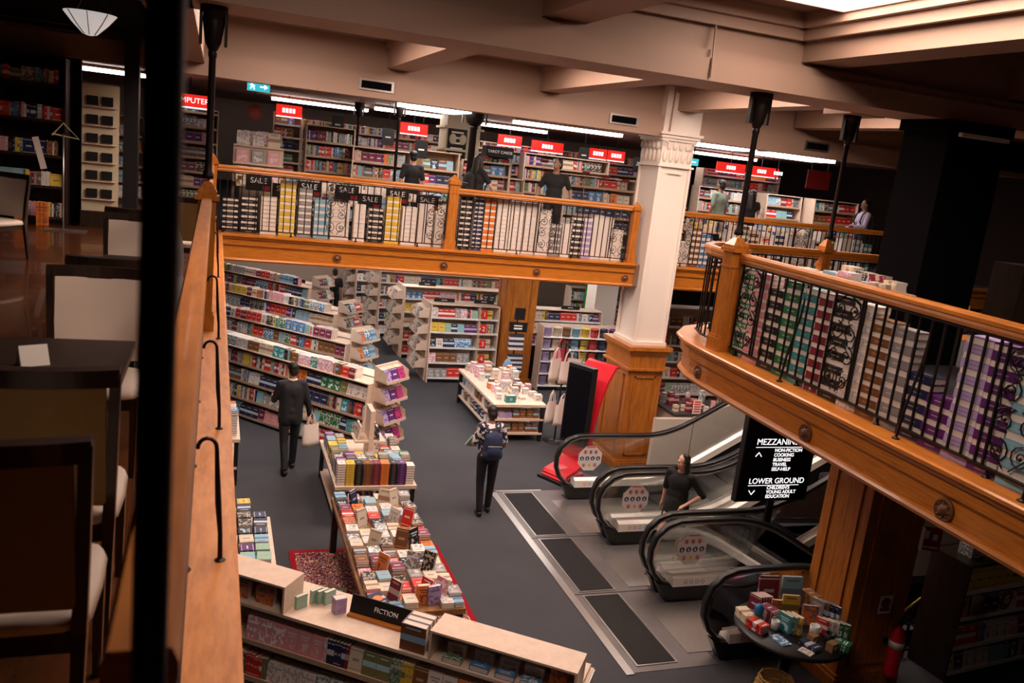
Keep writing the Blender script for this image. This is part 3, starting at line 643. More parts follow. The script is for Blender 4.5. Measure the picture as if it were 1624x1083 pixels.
# ---- black direction screen on a post added as its support
r = empty('direction_screen', (7.14, 8.86, 1.26), label='black standing direction screen with lit white words for Mezzanine and Lower Ground', cat='sign')
B('casing', M['black'], r, (-.56, .56, 0, .09, 0, 1.3)); B('screen', M['screen'], r, (-.53, .53, -.004, 0, .03, 1.27))
B('post', M['black'], r, (-.05, .05, -.02, .02, -1.26, 0.02))
def scr(t, x, z, s, off=.0): return lit_text(t, 'lettering', s, r, (x, -.006, z), (PI/2, 0, 0), M['whitelit'], 'LEFT', .001, 0, off)
scr('MEZZANINE', -.38, .83, .118); scr('LOWER GROUND', -.40, .285, .108)
for i, t in enumerate(('NON-FICTION', 'COOKING', 'BUSINESS', 'TRAVEL', 'SELF-HELP')): scr(t, -.08, .715-.066*i, .066, .0006)
for i, t in enumerate(("CHILDREN'S", 'YOUNG ADULT', 'EDUCATION')): scr(t, -.10, .19-.062*i, .066, .0006)
m = MB(); m.box(-.38, .42, -.007, -.004, .755, .762); m.box(-.40, .40, -.007, -.004, .222, .229)
for (x, z, s) in ((-.32, .66, 1), (-.33, .13, -1)):
    m.tube([(x-.045, -.006, z-.028*s), (x, -.006, z+.028*s), (x+.045, -.006, z-.028*s)], .007, 4)
m.build('arrow', M['whitelit'], r)
# ================================================================== BOOKCASES
def runs(length, hmax, wmin=.13, wmax=.17, face=.62):
    x = .01
    while x < length-.13:
        if random.random() < face:
            n = random.choice((1, 1, 2, 3)); c = random.choice(WOODL); w_ = random.uniform(wmin, wmax); h = random.uniform(.8, .98)*hmax; v = random.randrange(1, 3)
            for _ in range(n):
                if x+w_ > length: return
                yield ('f', x, w_, random.uniform(.02, .035), h, c, v); x += w_+.006
        else:
            n = random.randrange(4, 9); c = random.choice(WOODL)
            for _ in range(n):
                t = random.uniform(.018, .034)
                if x+t > length: return
                if random.random() < .5: c = random.choice(WOODL)
                yield ('s', x, t, random.uniform(.12, .14), random.uniform(.84, .98)*hmax, c, random.randrange(3)); x += t+.0015
            x += .006
def fill(T, length, hmax, where=None, name='paperback', lean=.18, face=.62, deep=2, wmin=.13, wmax=.17):
    """books along local x on a shelf whose front edge is local y=0; where: label tail -> individual objects, None -> the mass"""
    if NB.get(name, 0) > 290: where = None
    for (k, x, a, b, h, c, v) in runs(length, hmax, wmin, wmax, face):
        if k == 'f':
            Tb = T @ Matrix.Translation((x, .02, 0)) @ Matrix.Rotation(-lean, 4, 'X')
            if where: book(name, Tb, a, b, h, c, c+' paperback facing out on '+where, c+' face-out paperbacks on '+where, v)
            else: mbook(Tb, a, b, h, c, v)
            for q in range(deep): mbook(T @ Matrix.Translation((x, .02+(b+.004)*(q+1)+.002, 0)) @ Matrix.Rotation(-lean, 4, 'X'), a, b, h*.995, c, v)
        else:
            Tb = T @ Matrix.Translation((x+a, .02, 0)) @ Matrix.Rotation(-lean*.4, 4, 'X') @ Matrix.Rotation(PI/2, 4, 'Z')
            if where: book(name, Tb, b, a, h, c, c+'-spined paperback upright on '+where, c+' spine-out paperbacks on '+where, v)
            else: mbook(Tb, b, a, h, c, v)
TNAME = ['lowest', 'second', 'middle', 'fourth', 'top', 'sixth']
def case(x, y, rz, L, zs, label, depth=.42, rake=.05, top=None, where=None, ind=(), name='bookcase', hs=None, back=True, both=False, side='birch', z0=0, face=.62, group=None, lean=.18, edge='birchedge', wmin=.13, wmax=.17, bname='paperback'):
    """zs: shelf heights; local x along the length, front towards local -y"""
    r = empty(name, (x, y, z0), rz, label=label, cat='bookcase', group=group); n = len(zs); top = top or zs[-1]+.3
    fy = [-(n-1-k)*rake for k in range(n)]
    B('plinth', M['black'], r, (0, L, fy[0]+.03, depth, 0, max(.03, zs[0]-.03)))
    if back: B('back_panel', M[side], r, (0, L, depth-.02, depth, zs[0], top))
    poly = [(fy[0]-.01, 0), (fy[0]-.01, zs[0]+.05), (-.02, top-.03), (-.02, top), (depth, top), (depth, 0)]
    for xx in (-.025, L):
        m = MB(); m.extr(poly, xx, xx+.025); m.build('side_panel', M[side], r)
    B('top_board', M[side], r, (0, L, -.0, depth, top-.02, top))
    T0 = Matrix.Translation((x, y, z0)) @ Matrix.Rotation(rz, 4, 'Z')
    for k in range(n):
        m = MB(); m.box(0, L, fy[k]-.01, depth-.02, zs[k]-.02, zs[k]); m.box(0, L, fy[k]-.02, fy[k]-.01, zs[k]-.025, zs[k]+.018)
        m.build('shelf', M[edge], r)
        hh = ((zs[k+1] if k < n-1 else top)-zs[k])*.86
        if k == n-1: hh = max(hh, .2)
        fill(T0 @ Matrix.Translation((0, fy[k]+.0, zs[k]+.001)), L-.01, min(hh, .235), (where % TNAME[k]) if k in ind else None, lean=lean, face=face, wmin=wmin, wmax=wmax, name=bname)
    return r
def cat_sign(x, y, z, rz, label, w_=.45):
    r = empty('category_sign', (x, y, z), rz, label=label, cat='sign'); 
    B('board', M['black'], r, (-w_/2, w_/2, 0, .012, 0, .09)); m = MB(); m.box(-w_/2-.006, w_/2+.006, .0, .014, -.006, 0); m.box(-w_/2-.006, -w_/2, 0, .014, 0, .09); m.box(w_/2, w_/2+.006, 0, .014, 0, .09); m.build('holder', M['birchedge'], r)
    m = MB()
    for k in range(7): m.box(-.07+k*.02, -.056+k*.02, -.001, 0, .035, .055)
    m.build('lettering', M['white'], r)
def endcap(x, y, rz, label, zs=(.25, .62, 1.0, 1.36), w_=.62, cols=('purple', 'navy', 'magenta'), where=None, top=1.62, z0=0):
    """sloping trays on a case's end, front towards local -y"""
    r = empty('end_display', (x, y, z0), rz, label=label, cat='display'); B('panel', M['birch'], r, (-w_/2, w_/2, .0, .03, 0, top))
    T0 = Matrix.Translation((x, y, z0)) @ Matrix.Rotation(rz, 4, 'Z'); i = 0
    for z in zs:
        m = MB(); m.mesh([(-w_/2, -.02, z+.02), (w_/2, -.02, z+.02), (w_/2, -.26, z-.0), (-w_/2, -.26, z-.0), (-w_/2, -.02, z), (w_/2, -.02, z), (w_/2, -.26, z-.02), (-w_/2, -.26, z-.02)], [(0, 3, 2, 1), (4, 5, 6, 7), (3, 7, 6, 2), (0, 4, 7, 3), (1, 2, 6, 5)])
        m.box(-w_/2, w_/2, -.27, -.26, z-.02, z+.03)
        for s in (-1, 1): m.mesh([(s*w_/2, -.0, z), (s*w_/2, -.26, z-.02), (s*w_/2, -.24, z+.16), (s*w_/2, 0, z+.26)], [(0, 1, 2, 3)])
        m.build('tray', M['birch'], r)
        xx = -w_/2+.02
        while xx < w_/2-.15:
            c = cols[i % len(cols)]; i += 1
            Tb = T0 @ Matrix.Translation((xx, -.235, z+.004)) @ Matrix.Rotation(-.42, 4, 'X')
            if where: book('paperback', Tb, .17, .03, .23, c, c+' book facing out in the sloping trays of '+where, c+' books in the trays of '+where)
            else: mbook(Tb, .17, .03, .23, c)
            for q in range(3): mbook(T0 @ Matrix.Translation((xx, -.235+.034*(q+1), z+.004+.006*(q+1))) @ Matrix.Rotation(-.42, 4, 'X'), .17, .03, .23, 'cream')
            xx += .19
    return r
D45 = -PI/4
ZT = [.08, .38, .69, 1.0]
def diag(x0, y0, x1, y1, label, where=None, ind=(), ecl=None, cols=('blue', 'orange', 'pale blue'), ecw=None, both=True):
    L = math.hypot(x1-x0, y1-y0); rz = math.atan2(y1-y0, x1-x0)
    case(x0, y0, rz, L, ZT, label, where=where, ind=ind, depth=.40, top=1.30)
    nx, ny = -math.sin(rz), math.cos(rz)
    # the row's other side
    case(x1+nx*.84, y1+ny*.84, rz+PI, L, ZT, label+', reverse side', depth=.40, top=1.30)
    # books laid along the top
    T0 = Matrix.Translation((x0, y0, 1.30)) @ Matrix.Rotation(rz, 4, 'Z')
    fill(T0 @ Matrix.Translation((0, .01, .001)), L-.3, .215, (where % 'topmost open') if where else None, lean=.12, face=.85, deep=6)
    for f in (.12, .80): cat_sign(x0+(x1-x0)*f+nx*.5, y0+(y1-y0)*f+ny*.5, 1.30, rz, 'black category sign on the %s, %s end' % (label.split(',')[0].split(' behind')[0].split(' back')[0], 'wall' if f < .5 else 'aisle'))
    if ecl: endcap(x1+math.cos(rz)*.06+nx*.4, y1+math.sin(rz)*.06+ny*.4, rz+PI/2, ecl, cols=cols, where=ecw)
# shift so that measured top lines are the fronts of the top tier
diag(-.35, 17.32, 2.60, 13.98, 'front diagonal bookcase behind the man in the suit', 'the %s tier behind the suited man', (0, 1, 2, 3), 'sloping end display of purple books beside the front diagonal bookcase', ('lavender', 'purple', 'magenta'), 'the purple end display')
diag(-.35, 19.95, 2.62, 16.9, 'second diagonal bookcase, partly hidden by the front one', None, (), 'end display of orange and blue books on the second diagonal bookcase', ('orange', 'blue', 'pale blue'), None)
diag(-.35, 22.95, 2.75, 19.86, 'third diagonal bookcase back from the atrium edge', None, (), 'end display with black posters on the third diagonal bookcase', ('black', 'grey', 'red'), None)
diag(-.2, 26.1, 2.5, 23.35, 'rearmost diagonal bookcase, just visible under the far fascia', None, (), 'end display with a dark dotted cover on the rearmost diagonal bookcase', ('maroon', 'black', 'white'), None)
# ---- numbered shelves facing the aisle and the rows behind them
WZ = [.12, .48, .84, 1.20, 1.54]
def row(x, y, L, label, short, where=None, ind=(), top=1.86, z=WZ, ends=True, **k):
    case(x, y, 0, L, z, label, where=where, ind=ind, top=top, rake=.03, edge='white', **k)
    if ends: endcap(x-.05, y+.45, -PI/2, 'stepped trays of pale books on the end of the '+short, cols=('cream', 'white', 'grey', 'brown'), zs=(.3, .72, 1.12, 1.5), top=1.86, w_=.8)
row(4.85, 18.9, 1.15, 'shelves of small face-out paperbacks beside the numbered red charts', 'small paperback shelves', 'the %s shelf beside the number charts', (0, 1, 2, 3, 4), face=.95, bname='small_paperback')
r_ = case(6.03, 18.9, 0, .45, WZ, 'narrow chart shelves with red number cards beside the oak column', where='the %s chart shelf beside the oak column', ind=(), top=1.86, rake=.03, edge='white', face=.95)
for k in range(4):
    q = B('number_card', [mat('number_card_red%d' % k, (.70, .03, .02), .5)], None, (0, .14, 0, .01, 0, .22), label='red card with the white number %s on the narrow chart shelves' % ['one', 'two', 'three', 'four'][k], cat='card'); q.location = (6.06, 18.76+.03*(4-k), WZ[4-k]+.01)
    lit_text(str(k+1), 'numeral', .16, q, (.07, -.002, .11), (PI/2, 0, 0), M['white'])
row(4.7, 21.2, 2.6, 'second row of shelves behind the number charts', 'second row behind the charts'); row(4.5, 23.6, 4.4, 'third row of shelves behind the number charts', 'third row behind the charts'); row(4.2, 25.9, 5.0, 'back row of shelves before the rear wall', 'back row by the rear wall', ends=True)
for x, y, t in ((5.2, 19.2, 'first'), (6.2, 19.25, 'second')): cat_sign(x, y, 1.86, 0, 'black category sign over the number chart shelves, %s from the aisle' % t, .5)
cat_sign(5.3, 21.4, 1.87, 0, 'black category sign on the second row behind the charts'); cat_sign(8.6, 19.55, 1.78, 0, 'black category sign above the shelves of patterned tins', .5)
# shelves of tins/boxes past the oak column: columns of one product
r = empty('product_shelving', (7.45, 18.3, 0), label='white shelving with columns of patterned gift tins beside the oak column', cat='shelving')
B('back_panel', M['birch'], r, (0, 2.25, .38, .4, 0, 1.58)); B('side_panel', M['birch'], r, (-.02, 0, 0, .4, 0, 1.58)); B('side_panel', M['birch'], r, (2.25, 2.27, 0, .4, 0, 1.4)); B('plinth', M['black'], r, (0, 2.25, .02, .38, 0, .1))
for z in (.12, .42, .72, 1.02, 1.32): B('shelf', M['white'], r, (0, 2.25, -.02, .38, z-.02, z))
tincols = ['lavender', 'cream', 'brown', 'pale blue', 'yellow', 'red', 'navy', 'purple', 'red']
def tin_mesh():
    m = MB(); m.lathe([(.07, 0), (.075, .005), (.075, .17), (.078, .17), (.078, .2), (.07, .205)], 14); me = m.data('gift_tin', [COV['white'][0]])
    return me
TIN = tin_mesh(); TO = bpy.data.objects.new('tin_source', TIN)
for k, z in enumerate((.12, .42, .72, 1.02, 1.32)):
    for j, c in enumerate(tincols):
        for q in range(2 if j in (1, 2) else 1):
            o = TO.copy(); o.name = 'gift_tin'; COL.objects.link(o); o.location = (7.45+.14+j*.245, 18.42, z+.001); o.scale = (1.35, 1.1, 1.1)
            if q: o.location.y += .0; o.location.x += .0; bpy.data.objects.remove(o); continue
            o.material_slots[0].link = 'OBJECT'; o.material_slots[0].material = COV[c][k % 2 if j in (3, 4) else 0]
            tag(o, label='%s patterned tin, %s shelf up, in the %s column of gift tins' % (c, ['lowest', 'second', 'third', 'fourth', 'fifth'][k], ['first', 'second', 'third', 'fourth', 'fifth', 'sixth', 'seventh', 'eighth', 'ninth'][j]), cat='tin', group='gift tins on the white shelving')
case(7.5, 19.4, 0, 1.9, [.9, 1.2, 1.5], 'higher shelves of dark paperbacks above the gift tins', top=1.78, edge='white', name='bookcase')
case(9.9, 22.6, 0, 1.8, WZ, 'shelves of dark spines behind the pale back column', top=1.9, face=.1)
m = MB(); r = empty('green_display', (10.62, 22.0, 0), label='tall green cardboard display with yellow marks behind the white column', cat='display')
M['grn'] = mat('bright_green', (.03, .30, .04), .5); m.box(-.4, .4, 0, .35, 0, 2.3); m.build('body', M['grn'], r); m = MB()
for z in (.5, .95, 1.4, 1.85): m.box(-.42, .42, -.1, 0, z, z+.05); 
m.build('tray', M['grn'], r); m = MB()
for z in (.65, 1.1, 1.55, 2.0): m.box(-.25, .15, -.004, 0, z, z+.12)
m.build('marking', mat('display_yellow', (.75, .6, .02), .5), r)
# ---- stationery shelves under the railing past the white column
case(8.75, 15.3, 0, 3.6, [.15, .5, .85, 1.2, 1.55, 1.9, 2.3], 'tall shelves of stationery and red-bound books past the white column', top=2.7, rake=.0, edge='white', face=.7)
B('pole_red', M['red'], None, (0, .06, 0, .06, 0, 2.4), label='upright red banner edge beside the white column', cat='banner', ).location = (8.72, 14.95, 0)
# ---- counter beyond the escalator with gift books
r = empty('counter', (8.0, 12.92, 0), label='long counter covered with small gifts behind the escalator wall', cat='counter')
B('top', M['darkgrey'], r, (-.02, 2.6, 0, .9, 1.12, 1.16)); B('body', M['clad'], r, (.02, 2.56, .02, .88, 0, 1.12))
random.seed(31)
for k in range(34):
    x = 8.03+random.random()*1.7; y = 12.98+random.random()*.7; w_, t, h = random.uniform(.07, .13), random.uniform(.03, .1), random.uniform(.1, .26)
    if any(abs(x-a) < .12 and abs(y-b) < .12 for a, b in getattr(fill, 'occ', [])): continue
    fill.occ = getattr(fill, 'occ', [])+[(x, y)]
    c = random.choice(['white', 'cream', 'pink', 'black', 'grey', 'red', 'olive', 'maroon'])
    book('gift_box', TR(x, y, 1.161, random.uniform(-.4, .4)), w_, t, h, c, '%s gift item standing on the long counter behind the escalator' % c, c+' gift items on the long counter')
q = B('sale_card', [M['paper']], None, (0, .17, 0, .012, 0, .26), label='white card with red lettering standing on the long counter', cat='card'); q.location = (8.36, 12.94, 1.161)
m = MB()
for i in range(5): m.box(.02, .15, -.002, 0, .03+.045*i, .055+.045*i)
m.build('lettering', ICON['red'], q)
# ================================================================== TABLES, PILES, FLOOR DISPLAYS
random.seed(11)
def flatT(x, y, z, w_, h, rz): return Matrix.Translation((x, y, z)) @ Matrix.Rotation(rz, 4, 'Z') @ Matrix.Translation((-w_/2, h/2, 0)) @ Matrix.Rotation(PI/2, 4, 'X')
def pile(x, y, z, c, n, where, rz=0, w_=.13, h=.20, t=.03, name='table_book', alt=None, v=None, jit=.02, mass=False, tight=False):
    for k in range(n):
        cc = c if not alt or k % 2 == 0 else alt; a = rz+(PI if alt == 'flip' and k % 2 else 0)+random.uniform(-jit, jit)*3
        if alt == 'flip': cc = c
        T = flatT(x+random.uniform(-jit, jit)*.3, y+random.uniform(-jit, jit)*.3, z+k*(t+.0008), w_, h, a)
        if mass: mbook(T, w_, t, h, cc, v)
        else: book(name, T, w_, t, h, cc, '%s book lying in a pile %s' % (cc, where), '%s books piled %s' % (cc, where), v)
    return z+n*(t+.0008)
def stand(x, y, z, c, where, rz=0, w_=.14, h=.22, t=.03, lean=.22, name='table_book', v=None):
    book(name, TR(x, y, z, rz) @ Matrix.Rotation(-lean, 4, 'X') @ Matrix.Translation((-w_/2, 0, 0)), w_, t, h, c, '%s book propped upright %s' % (c, where), '%s books propped %s' % (c, where), v)
def table(name, x0, x1, y0, y1, z, label, top='birch', legs='black', shelves=(), th=.05, cat='table', lw=.06):
    r = empty(name, ((x0+x1)/2, (y0+y1)/2, 0), label=label, cat=cat); a, b = (x1-x0)/2, (y1-y0)/2
    B('tabletop', M[top], r, (-a, a, -b, b, z-th, z))
    for s in (-1, 1):
        for q in (-1, 1): B('leg', M[legs], r, (min(s*(a-.02), s*(a-.02-lw)), max(s*(a-.02), s*(a-.02-lw)), min(q*(b-.02), q*(b-.02-lw)), max(q*(b-.02), q*(b-.02-lw)), 0, z-th))
    for zz in shelves:
        B('shelf', M[top], r, (-a+.03, a-.03, -b+.0, b-.0, zz-.035, zz))
    return r
# book gondola with spine stacks facing the camera
table('display_table', 1.72, 2.88, 11.15, 13.1, .62, 'low black-legged display table with rows of upright spine stacks, by the aisle', shelves=(.12, ), legs='black')
table_lbl = 'at the front of the spine-stack table'
cols = ['white', 'yellow', 'black', 'brown', 'maroon', 'orange', 'black', 'purple', 'white']
for i, c in enumerate(cols):
    x = 1.80+i*.122; n = 9 if i < 8 else 8
    for k in range(n):
        fl_ = (c == 'white')
        T = flatT(x, 11.26, .621+k*.036, .16, .112, (-PI/2 if fl_ else PI/2))
        book('stacked_paperback', T, .16, .035, .112, c, '%s paperback in the %s spine stack of the low black-legged table' % (c, ['first', 'second', 'third', 'fourth', 'fifth', 'sixth', 'seventh', 'eighth', 'ninth'][i]), '%s paperbacks in spine stack %s of the low table' % (c, ['one', 'two', 'three', 'four', 'five', 'six', 'seven', 'eight', 'nine'][i]), 0)
for j, yy in enumerate((11.48, 11.70, 11.92, 12.14, 12.36, 12.60, 12.84)):
    for i in range(7):
        x = 1.83+i*.16
        if 1.85 < x < 2.55 and yy > 12.0 and i in (2, 3, 4): continue
        c = random.choice(['white', 'grey', 'cream', 'black', 'pale blue', 'yellow', 'olive', 'purple', 'brown', 'red'])
        pile(x, yy, .621, c, random.choice((5, 6, 7)) if j < 2 else random.choice((3, 4, 5)), 'in the %s row behind the spine stacks' % ['first', 'second', 'third', 'fourth', 'fifth', 'sixth', 'last'][j], t=.04, h=.19, w_=.13, name='display_book')
for i, c in enumerate(['orange', 'navy', 'purple', 'purple', 'white', 'black']):
    pile(1.9+i*.17, 11.3, .121, c, 9, 'on the lower board of the spine-stack table', name='display_book', rz=PI/2, t=.036, w_=.16, h=.13)
r = empty('book_stand', (2.28, 12.35, .62), label='tall birch book stand rising from the spine-stack table', cat='stand')
B('upright', M['birch'], r, (.05, .12, -.2, .2, 0, .78)); B('foot', M['birch'], r, (-.2, .28, -.22, .22, 0, .03)); B('ledge', M['birch'], r, (-.16, .05, -.2, .2, .28, .31), (.12, .3, -.2, .2, .28, .31))
for dy in (-.1, .08): book('table_book', TR(2.16, 12.35+dy+.08, .935, -PI/2, 0, 0) @ Matrix.Rotation(-.15, 4, 'X'), .15, .03, .22, 'cream', 'cream book standing on the ledge of the tall birch stand', 'cream books on the birch stand')
for dy in (-.1, .08): book('table_book', TR(2.50, 12.35+dy-.07, .935, PI/2, 0, 0) @ Matrix.Rotation(-.15, 4, 'X'), .15, .03, .22, 'navy', 'navy book standing on the aisle ledge of the birch stand', 'navy books on the birch stand')
# ---- rug and the fiction table
r = empty('rug', (2.08, 8.6, .001), label='dark red persian rug with a crimson edge under the crowded fiction table', cat='rug')
B('field', M['rug'], r, (-.93, .93, -1.75, 1.85, 0, .008)); B('border', M['rugred'], r, (-1.0, -.93, -1.82, 1.92, 0, .009), (.93, 1.0, -1.82, 1.92, 0, .009), (-.93, .93, -1.82, -1.75, 0, .009), (-.93, .93, 1.85, 1.92, 0, .009))
M['tablewood'] = wood('rustic_table_wood', (.36, .17, .06), (.18, .08, .03), (4, 1, 4), .5)
table('fiction_table', 1.58, 2.60, 7.58, 10.5, .75, 'rustic wooden table crowded with piled books standing on the red rug', 'tablewood', 'darkwood', th=.06, lw=.08)
FW = 'on the %s part of the rug table'
orb = cover('orb', (.03, .03, .07), (.8, .2, .05), 3)
def orbs(o):   # orange disc on a navy cover
    m = MB(); m.mesh([(.5+.36*math.cos(t), -.02, .5+.25*math.sin(t)) for t in [k*PI/8 for k in range(16)]], [tuple(range(16))]); return m
zones = [(9.95, 'far end'), (9.2, 'middle'), (8.4, 'near-middle')]
random.seed(5)
y = 10.36
ri = 0
while y > 7.75:
    zone = 'far' if y > 9.6 else ('middle' if y > 8.7 else 'near')
    xs = [1.68, 1.85, 2.02, 2.19, 2.36, 2.51]
    for i, x in enumerate(xs):
        c = random.choice(['white', 'white', 'grey', 'red', 'cream', 'orange', 'pink', 'black', 'navy', 'pale blue', 'cream', 'maroon', 'brown', 'grey'])
        xx = x+random.uniform(-.01, .01)
        if ri % 3 == 1 and i in (1, 3, 4):
            stand(xx, y-.02, .751, c, FW % zone, rz=random.choice((-.9, -.6, .7, 1.0, -1.1))*.9, h=.24, w_=.15)
        else:
            pile(xx, y, .751, c, random.choice((1, 2, 3, 3)), FW % zone, w_=.14, h=.18, t=.032, jit=.012)
    y -= .196; ri += 1
# the nearest row, as seen above the table's front edge
def disc_book(x, y, z, n, rz):
    for k in range(n):
        o = book('table_book', flatT(x, y, z+k*.029, .15, .21, rz), .15, .028, .21, 'navy', 'navy book with orange disc, piled at the corner of the rug table', 'navy books with orange discs')
    m = MB(); m.mesh([(.05*math.cos(t), .05*math.sin(t), 0) for t in [k*PI/8 for k in range(16)]], [tuple(range(16))])
    q = m.build('cover_disc', mat('disc_orange', (.85, .22, .05), .5), loc=(0, 0, 0)); q.parent = o; q.matrix_parent_inverse = o.matrix_world.inverted(); q.location = (x, y, z+n*.029+.001)
disc_book(1.70, 7.70, .751, 4, .35)
pile(1.86, 7.68, .751, 'pale blue', 2, FW % 'near', t=.02, w_=.2, h=.15); pile(2.03, 7.70, .751, 'cream', 3, FW % 'near', w_=.14, h=.18); stand(2.18, 7.72, .751, 'orange', FW % 'near', lean=.05, h=.2, t=.06)
stand(2.29, 7.70, .751, 'lavender', FW % 'near', lean=.05, h=.2, t=.05, rz=.2); pile(2.42, 7.69, .751, 'white', 2, FW % 'near', w_=.13, h=.16); pile(2.53, 7.69, .751, 'pale blue', 2, FW % 'near', w_=.1, h=.15)
for x, y_, c in ((1.66, 9.9, 'olive'), ): stand(1.45, 8.9, .012, 'olive', 'against the rug table leg', rz=-.4, lean=.5, h=.3, w_=.22)
# ---- small table of stacks against the ledge
table('side_table', -.15, .80, 8.55, 10.25, .62, 'low table of dark and white book stacks just past the oak ledge', shelves=(.2,))
random.seed(3)
for j, yy in enumerate((8.68, 8.89, 9.10, 9.31, 9.52, 9.73, 9.94, 10.13)):
    for i, xx in enumerate((.30, .47, .64)):
        if j in (6, 7) and i == 2 : continue
        c = [['mint', 'mint', 'mint'], ['magenta', 'purple', 'mint'], ['white', 'cream', 'pale blue'], ['black', 'black', 'navy'], ['white', 'black', 'navy'], ['white', 'black', 'navy'], ['yellow', 'navy', 'navy'], ['yellow', 'yellow', 'blue']][j][i]
        pile(xx, yy, .621, c, 6, 'on the low table past the oak ledge', name='low_table_book', rz=PI/2 if j % 2 else 0, w_=.15, h=.19 if j % 2 == 0 else .15, t=.045)
table('side_table', -.3, .50, 12.75, 14.2, .75, 'pale-topped table with one tall grey stack beside the suited man', shelves=(.3,))
pile(.39, 13.0, .751, 'grey', 9, 'on the pale table beside the suited man', t=.04); pile(.39, 13.0, .751+9*.0408, 'blue', 1, 'on top of the tall grey stack', t=.03)
pile(.38, 13.3, .751, 'cream', 7, 'on the pale table beside the suited man', t=.05); pile(.38, 13.6, .751, 'orange', 6, 'on the pale table beside the suited man', t=.05)
# ---- FICTION bookcase in front
P0 = (-.60, 8.13); RZ = math.atan2(5.48-8.13, 2.88+.60); LF = math.hypot(3.48, 2.65)
r = empty('bookcase', (*P0, 0), RZ, label='pale diagonal bookcase with open boxes on top and the Fiction sign', cat='bookcase')
TF = Matrix.Translation((*P0, 0)) @ Matrix.Rotation(RZ, 4, 'Z')
B('deck', M['birch'], r, (0, LF, 0, .62, 1.06, 1.09)); B('plinth', M['black'], r, (0, LF, -.1, .6, 0, .1))
B('back_panel', M['birch'], r, (0, LF, .30, .32, .1, 1.06))
m = MB(); m.extr([(-.2, 0), (-.2, .15), (-.02, 1.06), (.62, 1.06), (.62, 0)], LF, LF+.03); m.build('side_panel', M['birch'], r)
for k, z in enumerate((.14, .44, .76)):
    fy = -.15+.06*k; m = MB(); m.box(0, LF, fy-.02, .3, z-.02, z); m.box(0, LF, fy-.03, fy-.02, z-.02, z+.03); m.build('shelf', M['birchedge'], r)
    random.seed(50+k)
    if k == 2: 
        T = TF @ Matrix.Translation((0, fy, z))
        spec = [('pink', 'f', 6), ('pink', 's', 1), ('navy', 's', 5), ('maroon', 's', 1), ('cream', 'f', 1), ('olive', 'f', 2), ('green', 's', 3), ('yellow', 's', 3), ('brown', 'f', 1), ('white', 'f', 2), ('orange', 'f', 1), ('white', 's', 3), ('navy', 's', 4), ('olive', 's', 3), ('yellow', 's', 2), ('red', 'f', 1), ('cream', 's', 4), ('teal', 'f', 2), ('white', 'f', 3), ('red', 's', 4), ('cream', 'f', 3)]
        x = 1.28
        for c, kind, n in spec:
            for q in range(n):
                wh = 'the long tier under the Fiction sign'
                if kind == 'f':
                    if x+.14 > LF: break
                    book('fiction_paperback', T @ Matrix.Translation((x, .02, .001)) @ Matrix.Rotation(-.2, 4, 'X'), .13, .03, .21, c, c+' paperback facing out on '+wh, c+' face-out paperbacks on '+wh)
                    for g in range(3): mbook(T @ Matrix.Translation((x, .055+g*.034, .001)) @ Matrix.Rotation(-.2, 4, 'X'), .13, .03, .209, c)
                    x += .135
                else:
                    if x+.04 > LF: break
                    book('fiction_paperback', T @ Matrix.Translation((x+.034, .02, .001)) @ Matrix.Rotation(-.08, 4, 'X') @ Matrix.Rotation(PI/2, 4, 'Z'), .14, .034, .22, c, c+'-spined book upright on '+wh, c+' spine-out books on '+wh); x += .036
    else: fill(TF @ Matrix.Translation((.4, fy, z)), LF-.42, .22, 'the %s tier of the Fiction bookcase' % ('lowest' if k == 0 else 'lower middle') if k == 1 else None, name='fiction_paperback')
for (a, b, t) in ((0.0, 1.66, 'open birch box on the Fiction bookcase beside the oak ledge'), (3.08, LF, 'open birch box on the aisle end of the Fiction bookcase')):
    q = empty('shelf_box', TF @ Vector((a, 0, 1.09)), RZ, label=t, cat='box'); L = b-a
    B('top', M['birch'], q, (0, L, 0, .32, .25, .27)); B('back', M['birchedge'], q, (.02, L-.02, .30, .32, .0, .25)); B('side', M['birch'], q, (0, .02, 0, .32, 0, .25)); B('side', M['birch'], q, (L-.02, L, 0, .32, 0, .25))
def onf(name, x, y, z, w_, t, h, c, label, rz=0, lean=0, v=None, cat='book', group=None):
    o = book(name, TF @ TR(x, y, z, rz) @ Matrix.Rotation(-lean, 4, 'X'), w_, t, h, c, label, group, v); return o
for k, (x, y_, c) in enumerate(((1.72, .12, 'mint'), (1.78, .28, 'mint'), (1.84, .30, 'mint'), (1.90, .32, 'mint'))):
    onf('small_book', x, y_, 1.091, .12, .035, .13, 'mint', ['mint book with an orange emblem standing apart on the Fiction deck', 'first of three mint books in a row on the Fiction deck', 'second of three mint books in a row on the Fiction deck', 'third of three mint books in a row on the Fiction deck'][k], rz=1.2)
onf('small_book', 2.06, .22, 1.091, .11, .09, .15, 'lavender', 'lavender and white book pack standing next to the Fiction sign', rz=.9)
q = empty('fiction_sign', TF @ Vector((2.16, .30, 1.091)), RZ, label='long black sign reading FICTION in white on a mustard wooden base', cat='sign')
o = B('board', M['black'], q, (0, .80, 0, .02, .02, .19)); o.rotation_euler = (-.25, 0, 0); B('base', M['oakx'], q, (0, .80, -.04, .06, 0, .025)); lit_text('FICTION', 'lettering', .062, q, (.36, .018, .105), (PI/2-.25, 0, 0), M['white'])
onf('card', 2.98, .12, 1.091, .1, .01, .14, 'white', 'blank white card standing beside the three boxed sets', cat='card')
for k in range(3): onf('boxed_set', 2.80, .03+k*.085, 1.091, .235, .08, .245, 'brown', ['front', 'middle', 'rear'][k]+' one of three brown patterned boxed sets with pale tops')
